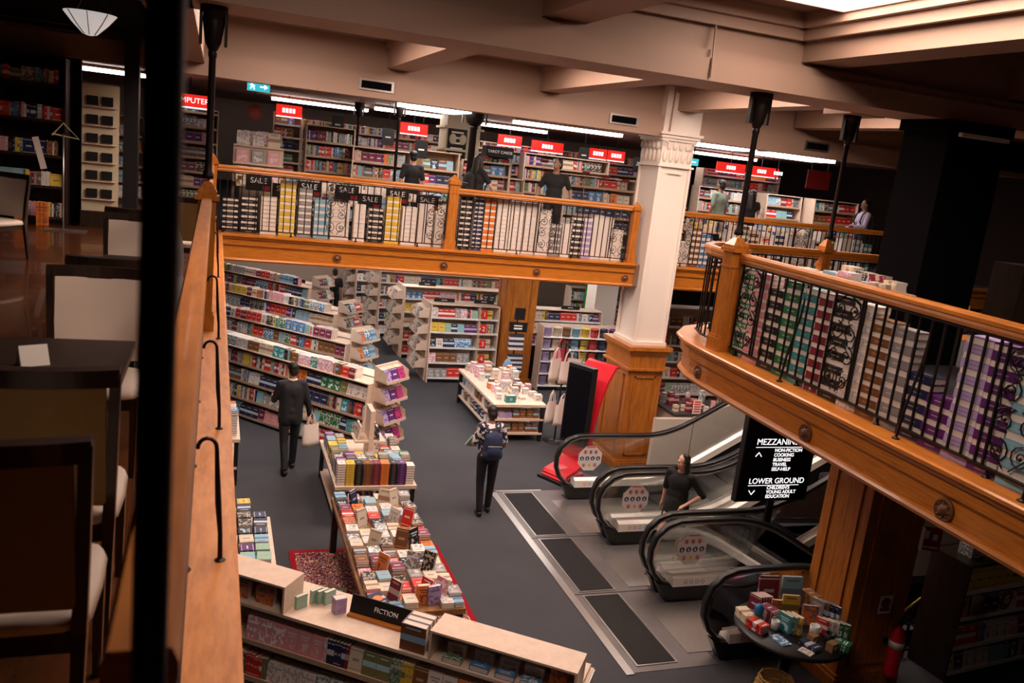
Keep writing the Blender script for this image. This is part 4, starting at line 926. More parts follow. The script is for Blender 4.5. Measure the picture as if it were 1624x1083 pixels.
for k, (x, c, t) in enumerate(((3.2, 'green', .04), (3.45, 'blue', .05), (3.68, 'blue', .05), (3.9, 'blue', .06))):
    pc = {0: 'green', 1: 'blue', 2: 'blue', 3: 'navy'}[k]
    onf('small_book', x, .14, 1.091, .17, t, .12, 'white', 'white card-fronted pack on the %s block in the aisle-end box, %s from the boxed sets' % (pc, ['first', 'second', 'third', 'fourth'][k]), lean=.1)
    book('small_book', TF @ Matrix.Translation((x, .115, 1.091)) @ Matrix.Rotation(PI/2, 4, 'X'), .17, .05, .09, c, '%s block lying in the aisle-end box, %s from the boxed sets' % (c, ['first', 'second', 'third', 'fourth'][k]), None)
onf('small_book', 4.12, .14, 1.091, .15, .03, .2, 'orange', 'orange-edged book leaning in the aisle-end box', lean=.2)
for k, (x, c) in enumerate(((.75, 'navy'), (1.05, 'orange'), (1.32, 'orange'))):
    onf('small_book', x, .07, 1.091, .18, .08, .16, c, '%s patterned box %s in the ledge-side open box' % (c, ['next to the ledge', 'in the centre', 'next to the mint books'][k]))
q = B('acrylic_panel', M['white'], None, (0, .01, -.25, .12, 0, 1.3), label='thin white panel edge standing at the aisle end of the Fiction bookcase', cat='panel'); q.location = TF @ Vector((LF+.09, .1, 0)); q.rotation_euler = (0, 0, RZ)
# ---- gift table
table('gift_table', 5.15, 6.22, 14.68, 17.3, .75, 'pale-topped gift table with black legs and two lower shelves', shelves=(.18, .46), lw=.07)
random.seed(8)
used = []
for k in range(400):
    x, y_ = random.uniform(5.28, 6.1), random.uniform(14.95, 17.15)
    if any(abs(x-a) < .165 and abs(y_-b) < .155 for a, b in used): continue
    used.append((x, y_)); c = random.choice(['pink', 'cream', 'white', 'brown', 'pink', 'white', 'pale blue', 'orange']) if y_ > 15.1 else 'white'
    w_, t, h = random.uniform(.10, .16), random.uniform(.09, .13), random.choice((.05, .08, .12, .16, .24))
    book('gift_box', TR(x, y_, .751, random.uniform(-.1, .1)), w_, t, h, c, '%s gift box on the pale-topped gift table' % c, c+' gift boxes on the gift table')
    if len(used) > 52: break
book('gift_box', TR(5.42, 14.80, .751, .05), .20, .1, .14, 'teal', 'teal patterned box at the near edge of the gift table', None, 0)
for k, (z, c) in enumerate(((.461, 'lavender'), (.461, 'brown'), (.461, 'brown'), (.181, 'brown'), (.181, 'brown'), (.181, 'brown'))):
    x = 5.30+.28*(k % 3)
    for q in range(2): book('gift_box', TR(x+q*.13, 14.75, z), .12, .14, .10 if c == 'lavender' else .16, c, '%s box on the %s shelf under the gift table, facing the aisle end' % (c, 'upper' if k < 3 else 'lower'), '%s boxes on the %s gift table shelf' % (c, 'upper' if k < 3 else 'lower'))
for k in range(9):
    for z, c in ((.461, random.choice(['white', 'pale blue', 'brown'])), (.181, random.choice(['navy', 'brown', 'white']))):
        book('gift_box', TR(5.22, 15.05+k*.24, z), .14, .16, .14, c, '%s box on the %s shelf along the long side of the gift table' % (c, 'upper' if z > .3 else 'lower'), '%s boxes along the %s gift shelf side' % (c, 'upper' if z > .3 else 'lower'))
# bottle-like pink items on the gift table
# ---- tote bag stand
def bag(x, y, z, s, mt, label, rz=0, h=.36, w_=.32):
    r = empty('tote_bag', (x, y, z), rz, label=label, cat='bag'); m = MB()
    n = 10; V = []; 
    for j in range(5):
        v = j/4; hw = w_/2*(1-.12*v)*s; d = .06*s*(1-.6*v)
        for k in range(n):
            a = 2*PI*k/n; V.append((hw*math.copysign(abs(math.cos(a))**.6, math.cos(a)), d*math.copysign(abs(math.sin(a))**.7, math.sin(a))*(1+.2*math.sin(k*3+j)), h*s*v))
    m.mesh(V, [(j*n+k, j*n+(k+1) % n, (j+1)*n+(k+1) % n, (j+1)*n+k) for j in range(4) for k in range(n)]+[tuple(range(n))[::-1]], 0, True)
    m.build('body', mt, r); 
    for q in (-1, 1):
        m = MB(); m.tube([(-.08*s, q*.02, h*s*.95), (-.05*s, q*.015, h*s*1.35), (0, 0, h*s*1.55), (.05*s, q*.015, h*s*1.35), (.08*s, q*.02, h*s*.95)], .009, 5); m.build('handle', mt, r)
    return r
M['canvas'] = mat('tote_canvas', (.78, .66, .60), .85, bump=.5, nscale=15); M['pinkcanvas'] = mat('tote_pink', (.62, .05, .12), .8)
def tote_stand(x, y, label, h=2.0):
    r = empty('bag_stand', (x, y, 0), label=label, cat='stand'); m = MB(); m.lathe([(.24, 0), (.24, .015), (.03, .03)], 20); m.build('base', M['black'], r)
    m = MB(); m.lathe([(.018, .02), (.018, h)], 8); m.build('pole', M['black'], r)
    for z in (h-.03, h*.52): m = MB(); m.tube([(-.2, 0, z), (.2, 0, z)], .008, 6); m.tube([(0, -.2, z), (0, .2, z)], .008, 6); m.build('arm', M['black'], r)
tote_stand(6.50, 14.75, 'black pole stand with hanging tote bags at the end of the gift table')
for (dx, dy, z, mt, t, rz) in ((-.2, -.08, 1.26, 'canvas', 'pale tote bag hanging high on the stand, facing the gift table', .5), (.0, -.2, 1.24, 'canvas', 'pale printed tote bag hanging high on the front of the stand', 0), (.2, -.06, 1.27, 'canvas', 'pale tote bag hanging high on the stand, facing the red display', -.5), (-.02, .16, 1.40, 'pinkcanvas', 'pink tote bag on the stand behind the pale ones', 0),
                               (-.17, -.05, .40, 'canvas', 'lower pale tote bag on the stand near the table leg', .6), (.0, -.2, .38, 'canvas', 'lower pale tote bag on the front of the stand', 0), (.19, .0, .42, 'canvas', 'lower pale tote bag beside the black screen', -.7)):
    bag(6.50+dx, 14.75+dy, z, 1.05, M[mt], t, rz, h=.40)
# ---- sock / merchandise stand before the oak column
r = empty('sock_stand', (6.62, 17.95, 0), label='dark stand hung with black and white striped bags before the oak column', cat='stand')
m = MB(); m.lathe([(.2, 0), (.2, .02), (.02, .03), (.02, 2.0)], 14); m.build('pole', M['black'], r)
strip = [mat('stripe_white', (.75, .7, .68), .7), mat('stripe_navy', (.03, .035, .07), .7)]
for (dx, z, h, k) in ((.02, .55, .42, 8), (.0, 1.08, .36, 6)):
    m = MB()
    for q in range(k): m.box(dx-.17+.02*(q % 2 == 0)*0, dx+.17, -.12, -.02, z+q*h/k, z+(q+1)*h/k, q % 2)
    m.build('striped_bag', strip, r)
B('poster', M['black'], r, (-.2, .22, -.1, -.04, 1.5, 1.72), (-.1, .14, -.1, -.04, 1.78, 2.05)); m = MB(); m.box(-.1, .1, -.104, -.1, 1.56, 1.6); m.box(-.1, .1, -.104, -.1, 1.63, 1.66); m.build('lettering', M['white'], r)
m = MB(); m.ell((0, 0, .24), (.12, .05, .24), 12, 8); m.build('hanging_bag', mat('bag_blue', (.22, .38, .55), .8), loc=(6.42, 17.72, .42), label='sky blue cloth bag on the floor stand beside the oak column', cat='bag')
# ---- red display with screen
r = empty('advert_display', (6.20, 12.98, 0), math.radians(28), label='tall curved red display stand with a black portrait screen by the escalator', cat='display')
pr = [(-.62, .06), (-.55, .16), (-.30, .22), (-.10, .34), (-.03, .6), (-.02, 1.0), (.05, 1.4), (.18, 1.75), (.34, 2.0), (.42, 2.02)]
m = MB(); V = []
for j, (a, z) in enumerate(pr):
    w_ = .26 if j < 4 else .22+.02*j*.6
    i0, i1 = pr[max(j-1, 0)], pr[min(j+1, len(pr)-1)]; tx, tz = i1[0]-i0[0], i1[1]-i0[1]; l = math.hypot(tx, tz); nx, nz = tz/l*.05, -tx/l*.05
    V += [(a, -w_, z), (a, w_, z), (a+nx, w_, z+nz), (a+nx, -w_, z+nz)]
m.mesh(V, [(j*4+k, j*4+(k+1) % 4, (j+1)*4+(k+1) % 4, (j+1)*4+k) for j in range(len(pr)-1) for k in range(4)]+[(3, 2, 1, 0), tuple(len(pr)*4-4+k for k in range(4))]); m.build('red_ribbon', M['red'], r)
B('base', M['black'], r, (-.68, .12, -.30, .30, 0, .05)); B('foot', M['red'], r, (-.60, -.08, -.25, .25, .05, .12))
B('screen_case', M['black'], r, (-.22, -.10, -.27, .27, .62, 2.02)); B('screen', M['screen'], r, (-.226, -.22, -.24, .24, .68, 1.96)); B('bracket', M['black'], r, (-.10, .0, -.06, .06, 1.0, 1.3))
t = lit_text('igital', 'lettering', .13, r, (-.42, 0, .20), (0, -.3, -PI/2), M['white'])
# ---- round table by the down escalator
r = empty('round_table', (5.94, 6.66, 0), label='round black table piled with bright books beside the lowest escalator', cat='table')
m = MB(); m.lathe([(.58, .76), (.60, .77), (.60, .80), (.58, .81)], 36); m.build('tabletop', M['black'], r); m = MB(); m.lathe([(.30, 0), (.30, .03), (.06, .06), (.05, .76)], 20); m.build('pedestal', M['black'], r)
Z0 = .811
def rb(x, y, c, n=1, mode='p', **k):
    k['name'] = 'gift_book'; w_ = 'on the round black table'
    if mode == 'p': return pile(5.94+x, 6.66+y, Z0, c, n, k.pop('where', w_), **k)
    stand(5.94+x, 6.66+y, k.pop('z', Z0), c, k.pop('where', w_), **k)
rb(-.42, .02, 'red', 4, rz=.3, t=.022, where='at the outer rim of the round table'); rb(-.20, .16, 'maroon', 5, rz=.3, t=.03, where='in the middle of the round table'); rb(-.44, .22, 'cream', 3, t=.03, where='by the blue pot on the round table')
for q in range(5): rb(-.26+.035*q, .34, 'maroon', mode='s', rz=-1.2, lean=.02, h=.2, where='in the upright row at the back of the round table')
rb(.0, .44, 'maroon', mode='s', rz=-.15, h=.34, w_=.24, lean=.12, t=.03, where='tallest at the back of the round table'); rb(.24, .36, 'pale blue', mode='s', rz=-.2, h=.36, w_=.24, lean=.1, t=.035, where='beside the tall maroon one')
rb(.07, .14, 'yellow', mode='s', rz=-.25, h=.27, w_=.19, lean=.12, t=.03, where='with dotted cover in the centre of the round table'); rb(-.06, .2, 'orange', mode='s', rz=-.3, h=.2, w_=.13, lean=.05, where='half hidden behind the dotted yellow one'); rb(.22, .0, 'orange', mode='s', rz=-.35, h=.22, w_=.17, lean=.12, where='in front of the pale blue one')
for q, c in enumerate(('teal', 'teal', 'yellow')): rb(-.16+.05*q, -.06-.02*q, c, mode='s', rz=-1.25, h=.2, w_=.15, lean=.0, t=.045, where='in the teal and yellow row on the round table')
for q, c in enumerate(('red', 'white', 'white', 'green', 'green')): rb(.24+.045*q, -.16-.03*q, c, mode='s', rz=-1.0, h=.17, w_=.13, lean=.0, t=.035, where='in the small upright row by the black mug')
for q, c in enumerate(('grey', 'brown', 'navy', 'navy')): rb(.40+.05*q*.7, .13-.09*q*.5, c, mode='s', rz=-1.2, h=.22, w_=.15, t=.035, lean=.0, where='in the dark row on the column side of the round table')
rb(.45, .30, 'brown', 4, where='under the white boxes on the round table', t=.05); 
rb(.28, -.42, 'green', 2, rz=.6, where='patterned, at the rim below the mugs', t=.035); rb(-.05, -.36, 'navy', 2, rz=.2, where='at the rim of the round table', t=.02); rb(-.30, -.22, 'blue', 1, rz=.1, where='flat on the rim of the round table', t=.012); rb(-.16, -.45, 'white', 1, rz=.4, where='flat by the rim cards of the round table', t=.01, w_=.1, h=.14)
def mug(x, y, mt, label, z=Z0, s=1):
    r = empty('mug', (5.94+x, 6.66+y, z), label=label, cat='mug'); m = MB(); m.lathe([(.036*s, 0), (.042*s, .005), (.045*s, .10*s), (.039*s, .10*s), (.036*s, .012)], 16); m.build('cup', mt, r)
    m = MB(); m.tube([(.042*s, 0, .085*s), (.07*s, 0, .08*s), (.078*s, 0, .05*s), (.066*s, 0, .025*s), (.042*s, 0, .02*s)], .007, 6); m.build('handle', mt, r)
mug(-.22, .0, M['white'], 'white mug beside the red pile on the round table'); mug(.14, -.18, M['white'], 'white mug near the small upright row', s=1.15); mug(.20, -.34, M['black'], 'black mug standing over the kraft box', s=1.15)
M['kraft'] = mat('kraft_card', (.30, .16, .07), .7)
for k, (x, y_) in enumerate(((.03, -.30), (.14, -.46))):
    q = B('kraft_box', M['kraft'], None, (-.05, .05, -.04, .04, 0, .09), label=['kraft cardboard gift box behind the black mug', 'kraft cardboard gift box with a white heart at the table rim'][k], cat='box'); q.location = (5.94+x, 6.66+y_, Z0); q.rotation_euler.z = .3
    m = MB(); m.ell((0, -.041, .045), (.02, .002, .02), 10, 6); m.build('heart_label', M['white'], q)
m = MB(); m.lathe([(.05, 0), (.06, .02), (.06, .09), (.05, .1)], 14); m.build('kraft_tub', M['kraft'], loc=(5.94-.36, 6.66+.12, Z0), label='round kraft tub under the blue pot', cat='tub')
m = MB(); m.lathe([(.035, 0), (.05, .02), (.052, .08), (.03, .12)], 14); m.build('blue_pot', mat('pot_blue', (.01, .14, .32), .4), loc=(5.94-.36, 6.66+.12, Z0+.101), label='glossy blue pot on the kraft tub', cat='pot')
# wicker basket below the round table
r = empty('wicker_basket', (5.60, 6.35, 0), label='golden wicker basket on the floor under the round table', cat='basket'); m = MB(); M['wicker'] = mat('golden_wicker', (.42, .22, .06), .6)
for k in range(14):
    z = .03+k*.032; R_ = .16+.04*math.sin(k/13*PI); m.tube([((R_+.012*((j+k) % 2))*math.cos(2*PI*j/20), (R_+.012*((j+k) % 2))*math.sin(2*PI*j/20), z) for j in range(21)], .013, 5)
m.build('weave', M['wicker'], r)
# ---- extinguisher, notices
r = empty('fire_extinguisher', (7.22, 6.47, .24), label='red fire extinguisher with a white band hung at the foot of the tall oak column', cat='fire extinguisher')
m = MB(); m.lathe([(.075, 0), (.08, .02), (.08, .46), (.06, .54), (.025, .58), (.025, .6)], 20); m.build('cylinder', M['red'], r); B('wall_bracket', M['black'], r, (-.03, .03, .07, .16, .3, .36)); m = MB(); m.lathe([(.0815, .34), (.0815, .42)], 20); m.build('band', M['white'], r)
m = MB(); m.box(-.02, .02, -.02, .02, .6, .66); m.box(-.02, .12, -.012, .012, .64, .655); m.box(-.02, .10, -.012, .012, .68, .69); m.build('valve', M['black'], r); m = MB(); m.tube([(.02, 0, .62), (.11, 0, .60), (.13, 0, .45), (.115, 0, .2)], .011, 6); m.build('hose', M['rubber'], r)
r = empty('safety_notice', (6.98, 6.585, .93), label='white notice with a red extinguisher disc on the foot of the tall oak column', cat='sign')
B('plate', M['white'], r, (0, .17, -.006, 0, 0, .21)); m = MB(); disc(m, .085, .125, .065, 0, -.007); m.box(.02, .15, -.009, -.006, .03, .07); m.build('emblem', M['reddark'], r)
r = empty('fire_sign', (7.20, 6.44, 1.76), -.45, label='red and white projecting fire sign under the balcony fascia', cat='sign')
B('plate', M['reddark'], r, (0, .20, -.006, .006, 0, .26)); B('side_plate', M['white'], r, (-.012, 0, -.07, .0, 0, .26)); m = MB(); m.box(.03, .07, -.008, -.006, .13, .22); m.box(.11, .16, -.008, -.006, .12, .19); m.box(.02, .18, -.008, -.006, .03, .045); m.build('emblem', M['white'], r); B('bracket', M['black'], r, (.05, .07, .006, .17, .1, .12))
# ---- dim corner under the balcony
r = empty('stair_rail', (8.02, 7.05, 0), label='dark stair railing with a brass handrail beyond the tall oak column', cat='railing')
m = MB(); m.tube([(-.15, 0, .62), (.35, 0, .98), (.75, 0, 1.02)], .018, 8); m.build('handrail', mat('brass', (.6, .42, .12), .3, .9), r); m = MB(); m.tube([(-.2, 0, .1), (.8, 0, .1)], .015, 6)
for k in range(8): m.tube([(-.13+.12*k, 0, 0), (-.13+.12*k, 0, min(.63+.085*k, .99))], .009, 5)
m.build('balustrade_bar', M['iron'], r)
case(8.15, 6.55, math.radians(6), 2.6, [.1, .42, .79, 1.12], 'dim shelving with pale shelf edges under the near balcony', top=1.45, rake=0, side='darkwood', edge='white', depth=.5, face=.8)
for k, (x, c) in enumerate(((8.3, 'grey'), (8.62, 'green'), (8.9, 'yellow'), (9.2, 'navy'), (9.5, 'red'))): book('boxed_set', TR(x, 6.7+.03*k, 1.452, .1), .26, .18, .13, c, '%s box on top of the dim shelving under the balcony' % c, None)
r = empty('round_sign', (8.55, 6.35, 1.0), .2, label='round dark red shelf sign with white letters on the dim shelving', cat='sign'); m = MB(); disc(m, 0, .12, .12, 0, 0, 20); disc(m, 0, .12, .12, 0, .006, 20); m.build('disc', M['reddark'], r); B('stem', M['black'], r, (-.01, .01, .006, .23, .04, .06)); lit_text('IS', 'lettering', .13, r, (0, -.004, .12), (PI/2, 0, 0), M['white'])
for k, (x, mt) in enumerate(((9.05, mat('bag_blue2', (.05, .25, .5), .6)), (9.3, M['canvas']))): bag(x, 6.0, .01, 1, mt, ['bright blue carrier bag on the floor by the dim shelving', 'pale carrier bag on the floor by the dim shelving'][k])
# ================================================================== STACKS BEHIND THE RAILINGS
random.seed(21)
def rstack(x, y, z, n, t, ln, dp, rz, ca, cb, name, label, group, nmax=10**9, va=0, vb=0):
    """books lying flat; even ones show their spine to local -x, odd ones their page edge"""
    for k in range(n):
        odd = k % 2; T = Matrix.Translation((x, y, z+k*t)) @ Matrix.Rotation(rz, 4, 'Z')
        if odd: T = T @ Matrix.Translation((dp, 0, 0)) @ Matrix.Rotation(PI, 4, 'Z') @ Matrix.Translation((0, 0, 0))
        T = T @ Matrix.Translation((0, ln/2 if not odd else ln/2, 0)) @ Matrix.Rotation(PI/2, 4, 'X')
        c = ca if not odd else cb
        if NB.get(name, 0) < nmax: book(name, T, dp, t-.002, ln, c, label, group, va if not odd else vb)
        else: mbook(T, dp, t-.002, ln, c, va if not odd else vb)
def rx(y): return 5.06+(y-7.5)*.06
S_ = [(7.28, .22, 'green', 'green', .95, .05, 'green ivy-patterned'), (7.03, .24, 'pink', 'pink', .93, .047, 'pink and white'), (6.76, .24, 'black', 'black', .80, .060, 'black and white'), (6.49, .24, 'green', 'green', .93, .060, 'green and white'),
      (6.24, .20, 'teal', 'teal', .92, .055, 'slim teal and white'), (6.00, .22, 'maroon', 'orange', .93, .055, 'red art-printed'), (5.75, .24, 'black', 'yellow', .93, .060, 'black with yellow-lettered'), (5.50, .22, 'white', 'black', .90, .055, 'dotted white'),
      (5.26, .22, 'brown', 'orange', .84, .050, 'brown and white'), (5.02, .22, 'grey', 'white', .80, .060, 'plain grey and white'), (4.77, .22, 'navy', 'black', .50, .055, 'low navy and white'), (4.53, .22, 'purple', 'navy', .42, .055, 'lowest dark'),
      (4.30, .22, 'lavender', 'purple', .92, .055, 'lavender and white'), (4.06, .22, 'purple', 'purple', .92, .055, 'deep purple and white'), (3.80, .24, 'pale blue', 'pale blue', .76, .060, 'sky blue and white'), (3.54, .24, 'blue', 'pale blue', .74, .060, 'blue and white'),
      (3.27, .25, 'maroon', 'black', .72, .060, 'maroon and white'), (3.0, .25, 'black', 'black', .74, .060, 'jet black and white'), (2.73, .25, 'black', 'brown', .72, .060, 'black-brown and white'), (2.46, .25, 'black', 'navy', .72, .060, 'black-navy and white')]
def plainspine(k): return k
M['pgx'] = M['pages']
for (y, ln, ca, cb, h, t, nm) in S_:
    n = int(h/t)
    # the odd books lie turned round so that their pages face out
    rstack(rx(y)+.06, y, 3.602, n, t, ln, .17, .06, ca, ca, 'stacked_hardback', 'hardback in the %s stack behind the near balcony railing' % nm, 'hardbacks of the %s balcony stack' % nm, 300, 2 if nm[:5] in ('green', 'dotte', 'red a') and (y > 7 or y < 6.1) else 0)
for (x, y, rz, ca, h, nm) in ((5.22, 7.72, -.1, 'black', .9, 'black and white'), (5.32, 8.0, -.35, 'brown', .92, 'beige-brown'), (5.22, 7.52, 0, 'maroon', .92, 'maroon and white'), (5.55, 8.28, -.9, 'magenta', .92, 'magenta and white')):
    rstack(x, y, 3.602, int(h/.05), .05, .2, .17, rz, ca, ca, 'curve_hardback', 'hardback in the %s stack inside the rounded balcony end' % nm, 'hardbacks of the %s stack at the rounded end' % nm)
# far railing: spines face -y
FS = [(.26, .25, 'black', .58, .046, 'first black and white'), (.56, .26, 'black', .62, .05, 'second black and white'), (.88, .27, 'cream', .66, .07, 'plain cream'), (1.18, .26, 'yellow', .96, .058, 'mustard and white'), (1.47, .24, 'grey', .84, .055, 'pale grey banded'),
      (1.76, .25, 'pale blue', .70, .06, 'silver-blue'), (2.08, .32, 'white', .64, .08, 'plain white scroll-backed'), (2.42, .2, 'white', .66, .08, 'narrow white'), (2.70, .24, 'black', .62, .05, 'fine grey-lined'), (3.0, .25, 'yellow', .84, .055, 'yellow black and white'),
      (3.30, .26, 'white', .70, .075, 'low white'), (3.60, .26, 'white', .76, .075, 'tall white'), (3.86, .16, 'white', .66, .075, 'end white'),
      (4.34, .22, 'black', 1.02, .05, 'scribbled black and white'), (4.58, .16, 'navy', 1.0, .04, 'navy dotted'), (4.80, .22, 'orange', 1.0, .055, 'orange-dotted white'), (5.06, .25, 'white', 1.0, .075, 'tall white first'), (5.33, .25, 'white', .99, .08, 'tall white second'), (5.60, .25, 'white', .98, .08, 'tall white third'),
      (5.88, .26, 'white', .92, .085, 'white scroll-backed'), (6.14, .2, 'grey', .60, .06, 'low grey'), (6.36, .18, 'white', .70, .07, 'short white'), (6.58, .2, 'black', .80, .055, 'bold black and white'), (6.80, .18, 'lavender', .8, .055, 'lavender and white'), (7.0, .2, 'cream', .86, .05, 'pale yellow'), (7.22, .2, 'white', .84, .075, 'white before the end newel'), (7.45, .2, 'white', .66, .075, 'last white')]
random.seed(4)
for (x, ln, c, h, t, nm) in FS:
    n = int(h/t)
    for k in range(n):
        odd = k % 2; a = PI/2 if not odd else -PI/2
        if c in ('white', 'cream'): a = -PI/2
        T = flatT(x, 15.19, 3.602+k*t, .2, ln, a); col = c; v = 1 if c != 'white' else 0
        if NB.get('sale_book', 0) < 300: book('sale_book', T, .2, t-.002, ln, col, 'book in the %s stack behind the far railing' % nm, 'books of the %s stack behind the far railing' % nm, 0)
        else: mbook(T, .2, t-.002, ln, col, 0)
for (x, c, h, t) in ((8.95, 'white', .5, .08), (9.2, 'brown', .8, .06), (9.45, 'blue', .66, .06), (9.75, 'black', .58, .05), (10.05, 'red', .85, .2), (10.3, 'olive', .9, .06), (10.55, 'brown', .9, .07), (10.85, 'orange', .7, .15), (11.2, 'navy', .8, .06), (11.5, 'white', .9, .07), (11.75, 'cream', .9, .07), (12.0, 'white', .8, .07), (12.3, 'navy', .7, .07), (12.6, 'blue', .6, .06), (12.9, 'white', .9, .07), (13.2, 'pale blue', .85, .07), (13.5, 'teal', .8, .07)):
    for k in range(int(h/t)): mbook(flatT(x, 15.22, 3.602+k*t, .2, .23, -PI/2 if k % 2 or c in ('white', 'cream') else PI/2), .2, t-.002, .23, c, 0)
# ================================================================== MEZZANINE SHOP
def sale(x, z, t, w_=.42):
    r = empty('sale_sign', (x, 15.36, z), label=t, cat='sign'); B('board', M['black'], r, (-w_/2, w_/2, 0, .01, 0, .26)); lit_text('SALE', 'lettering', .13, r, (0, -.004, .17), (PI/2, 0, 0), M['white']); B('price_flash', M['reddark'], r, (w_/2-.14, w_/2-.02, -.003, 0, .02, .09)); B('stake', M['black'], r, (-.01, .01, 0, .01, ZS-z, 0))
for x, z, t in ((.70, 4.30, 'black SALE board beside the corner newel'), (1.14, 4.20, 'black SALE board half behind the mustard stack'), (1.55, 4.28, 'black SALE board over the pale grey stack'), (2.2, 4.28, 'black SALE board above the scroll-backed white stack'), (3.1, 4.30, 'black SALE board above the tall white stacks'), (3.66, 4.24, 'black SALE board next to the middle newel'), (2.62, 4.16, 'lower black SALE board near the narrow white stack')): sale(x, z, t)
def mtable(x0, x1, y0, y1, z, label, seed, dens=.22, name='sale_table'):
    r = empty(name, ((x0+x1)/2, (y0+y1)/2, ZS), label=label, cat='table'); a, b = (x1-x0)/2, (y1-y0)/2; h = z-ZS
    B('tabletop', M['birch'], r, (-a, a, -b, b, h-.04, h)); 
    for s in (-1, 1):
        for q in (-1, 1): B('leg', M['black'], r, (min(s*a, s*(a-.05)), max(s*a, s*(a-.05)), min(q*b, q*(b-.05)), max(q*b, q*(b-.05)), 0, h-.04))
    random.seed(seed); x = x0+.12
    while x < x1-.1:
        y = y0+.13
        while y < y1-.1:
            if random.random() < .9: pile(x, y, z+.001, random.choice(WOODL), random.randrange(2, 8), '', rz=random.choice((0, PI/2, 0, .4)), w_=.14, h=.19, t=.028, mass=True)
            y += dens
        x += .2
mtable(.35, 3.7, 15.6, 16.5, 4.38, 'long table of mixed book piles behind the sale stacks', 71)
mtable(4.98, 6.6, 16.1, 16.6, 4.42, 'book table at the elbow of the man in the black T-shirt', 72)
mtable(9.4, 13.2, 15.7, 16.4, 4.3, 'table of piles behind the railing past the white column', 73)
ZM = [.12, .42, .72, 1.02, 1.32, 1.62, 1.92]
MEZ = 'birch'
case(1.30, 22.0, 0, .62, ZM, 'narrow lit bookcase of white and red books under a red sign', top=2.2, rake=0, edge='white', z0=ZS, face=.9)
case(2.0, 22.2, 0, 2.0, ZM, 'wall bookcase of spines under the dark red fascia', top=2.1, rake=0, z0=ZS, face=.4); case(4.05, 22.2, 0, 2.6, ZM, 'wall bookcase behind the cap-wearing browser', top=2.1, rake=0, z0=ZS, face=.5); case(6.7, 22.2, 0, 2.6, ZM, 'wall bookcase between the tarot rack and the carved pilaster', top=2.1, rake=0, z0=ZS, face=.5); case(9.35, 22.2, 0, 2.6, ZM, 'wall bookcase hidden behind the white column', top=2.1, rake=0, z0=ZS, face=.5)
case(1.75, 18.4, .0, .95, ZM[:6], 'tall bookcase of dark spines beside the lit narrow case', top=1.95, rake=.02, side='birchedge', z0=ZS, face=.1)
case(2.65, 17.9, -.25, 1.15, ZM[:5], 'slanted birch bookcase of leaning books behind the sale table', top=1.62, rake=.03, z0=ZS, face=.35); case(4.0, 17.5, .0, .75, ZM[:5], 'bookcase with yellow and blue covers beside the thin black post', top=1.7, rake=.02, z0=ZS, face=1, side='birchedge')
case(5.0, 18.0, -.2, 1.0, ZM[:5], 'bookcase of pale books behind the browser in the cap', top=1.6, z0=ZS, face=.8, rake=.03); case(6.05, 17.9, .2, .35, ZM[:4], 'slim book tower beside the tarot rack', top=1.3, z0=ZS, face=.8, rake=.03)
case(7.0, 17.0, -.12, 1.55, ZM[:5], 'bookcase of bright covers with small red shelf cards beside the black T-shirt man', top=1.55, z0=ZS, face=.75, rake=.03)
case(6.6, 18.6, -.08, 2.0, ZM[:6], 'bookcase with a curved header above the bright covers', top=1.9, z0=ZS, face=.3, rake=.02)
def header(x0, x1, y, z0, z1, label):
    o = B('fascia_board', M['reddark'], None, (x0, x1, y, y+.05, z0, z1), label=label, cat='fascia'); B('hanger', M['black'], o, (x0+.1, x0+.12, y+.01, y+.03, z1, 6.2), (x1-.12, x1-.1, y+.01, y+.03, z1, 6.2)); return o
def litsign(x0, x1, y, z0, z1, txt, label):
    r = empty('lit_sign', ((x0+x1)/2, y, z0), label=label, cat='sign'); a = (x1-x0)/2; h = z1-z0
    B('panel', M['redsign'], r, (-a, a, 0, .06, 0, h)); B('lamp_strip', M['whitelit'], r, (-a, a, 0, .05, -.03, -.005)); B('hanger', M['black'], r, (-.02, .0, .02, .04, h, 6.2-z0)); m = MB()
    if txt: lit_text(txt, 'lettering', h*.62, r, (0, -.004, h*.5), (PI/2, 0, 0), M['whitelit'])
    else:
        for k in range(4): m.box(-.16+k*.08, -.1+k*.08, -.004, 0, h*.3, h*.7)
        m.build('lettering', M['whitelit'], r)
litsign(1.32, 1.92, 21.85, 5.72, 5.98, '', 'short lit red sign over the narrow bookcase')
litsign(4.35, 5.05, 21.85, 5.66, 5.92, '', 'lit red sign above the thin black post'); litsign(6.95, 7.6, 21.85, 5.66, 5.92, '', 'lit red sign beside the tarot rack'); litsign(7.9, 8.8, 21.85, 5.62, 5.88, '', 'lit red sign over the head of the black T-shirt man')
litsign(9.6, 10.1, 21.85, 5.6, 5.86, '', 'first of two small lit red signs near the white column'); litsign(10.15, 10.65, 21.85, 5.6, 5.86, '', 'second of two small lit red signs, touching the white column')
litsign(-.95, -.1, 19.0, 5.62, 5.86, 'COMPUTERS', 'lit red COMPUTERS sign beyond the corner post')
case(-1.0, 19.1, 0, 1.0, ZM, 'bookcase of magazines below the red COMPUTERS sign', top=2.0, rake=0, z0=ZS, face=.9)
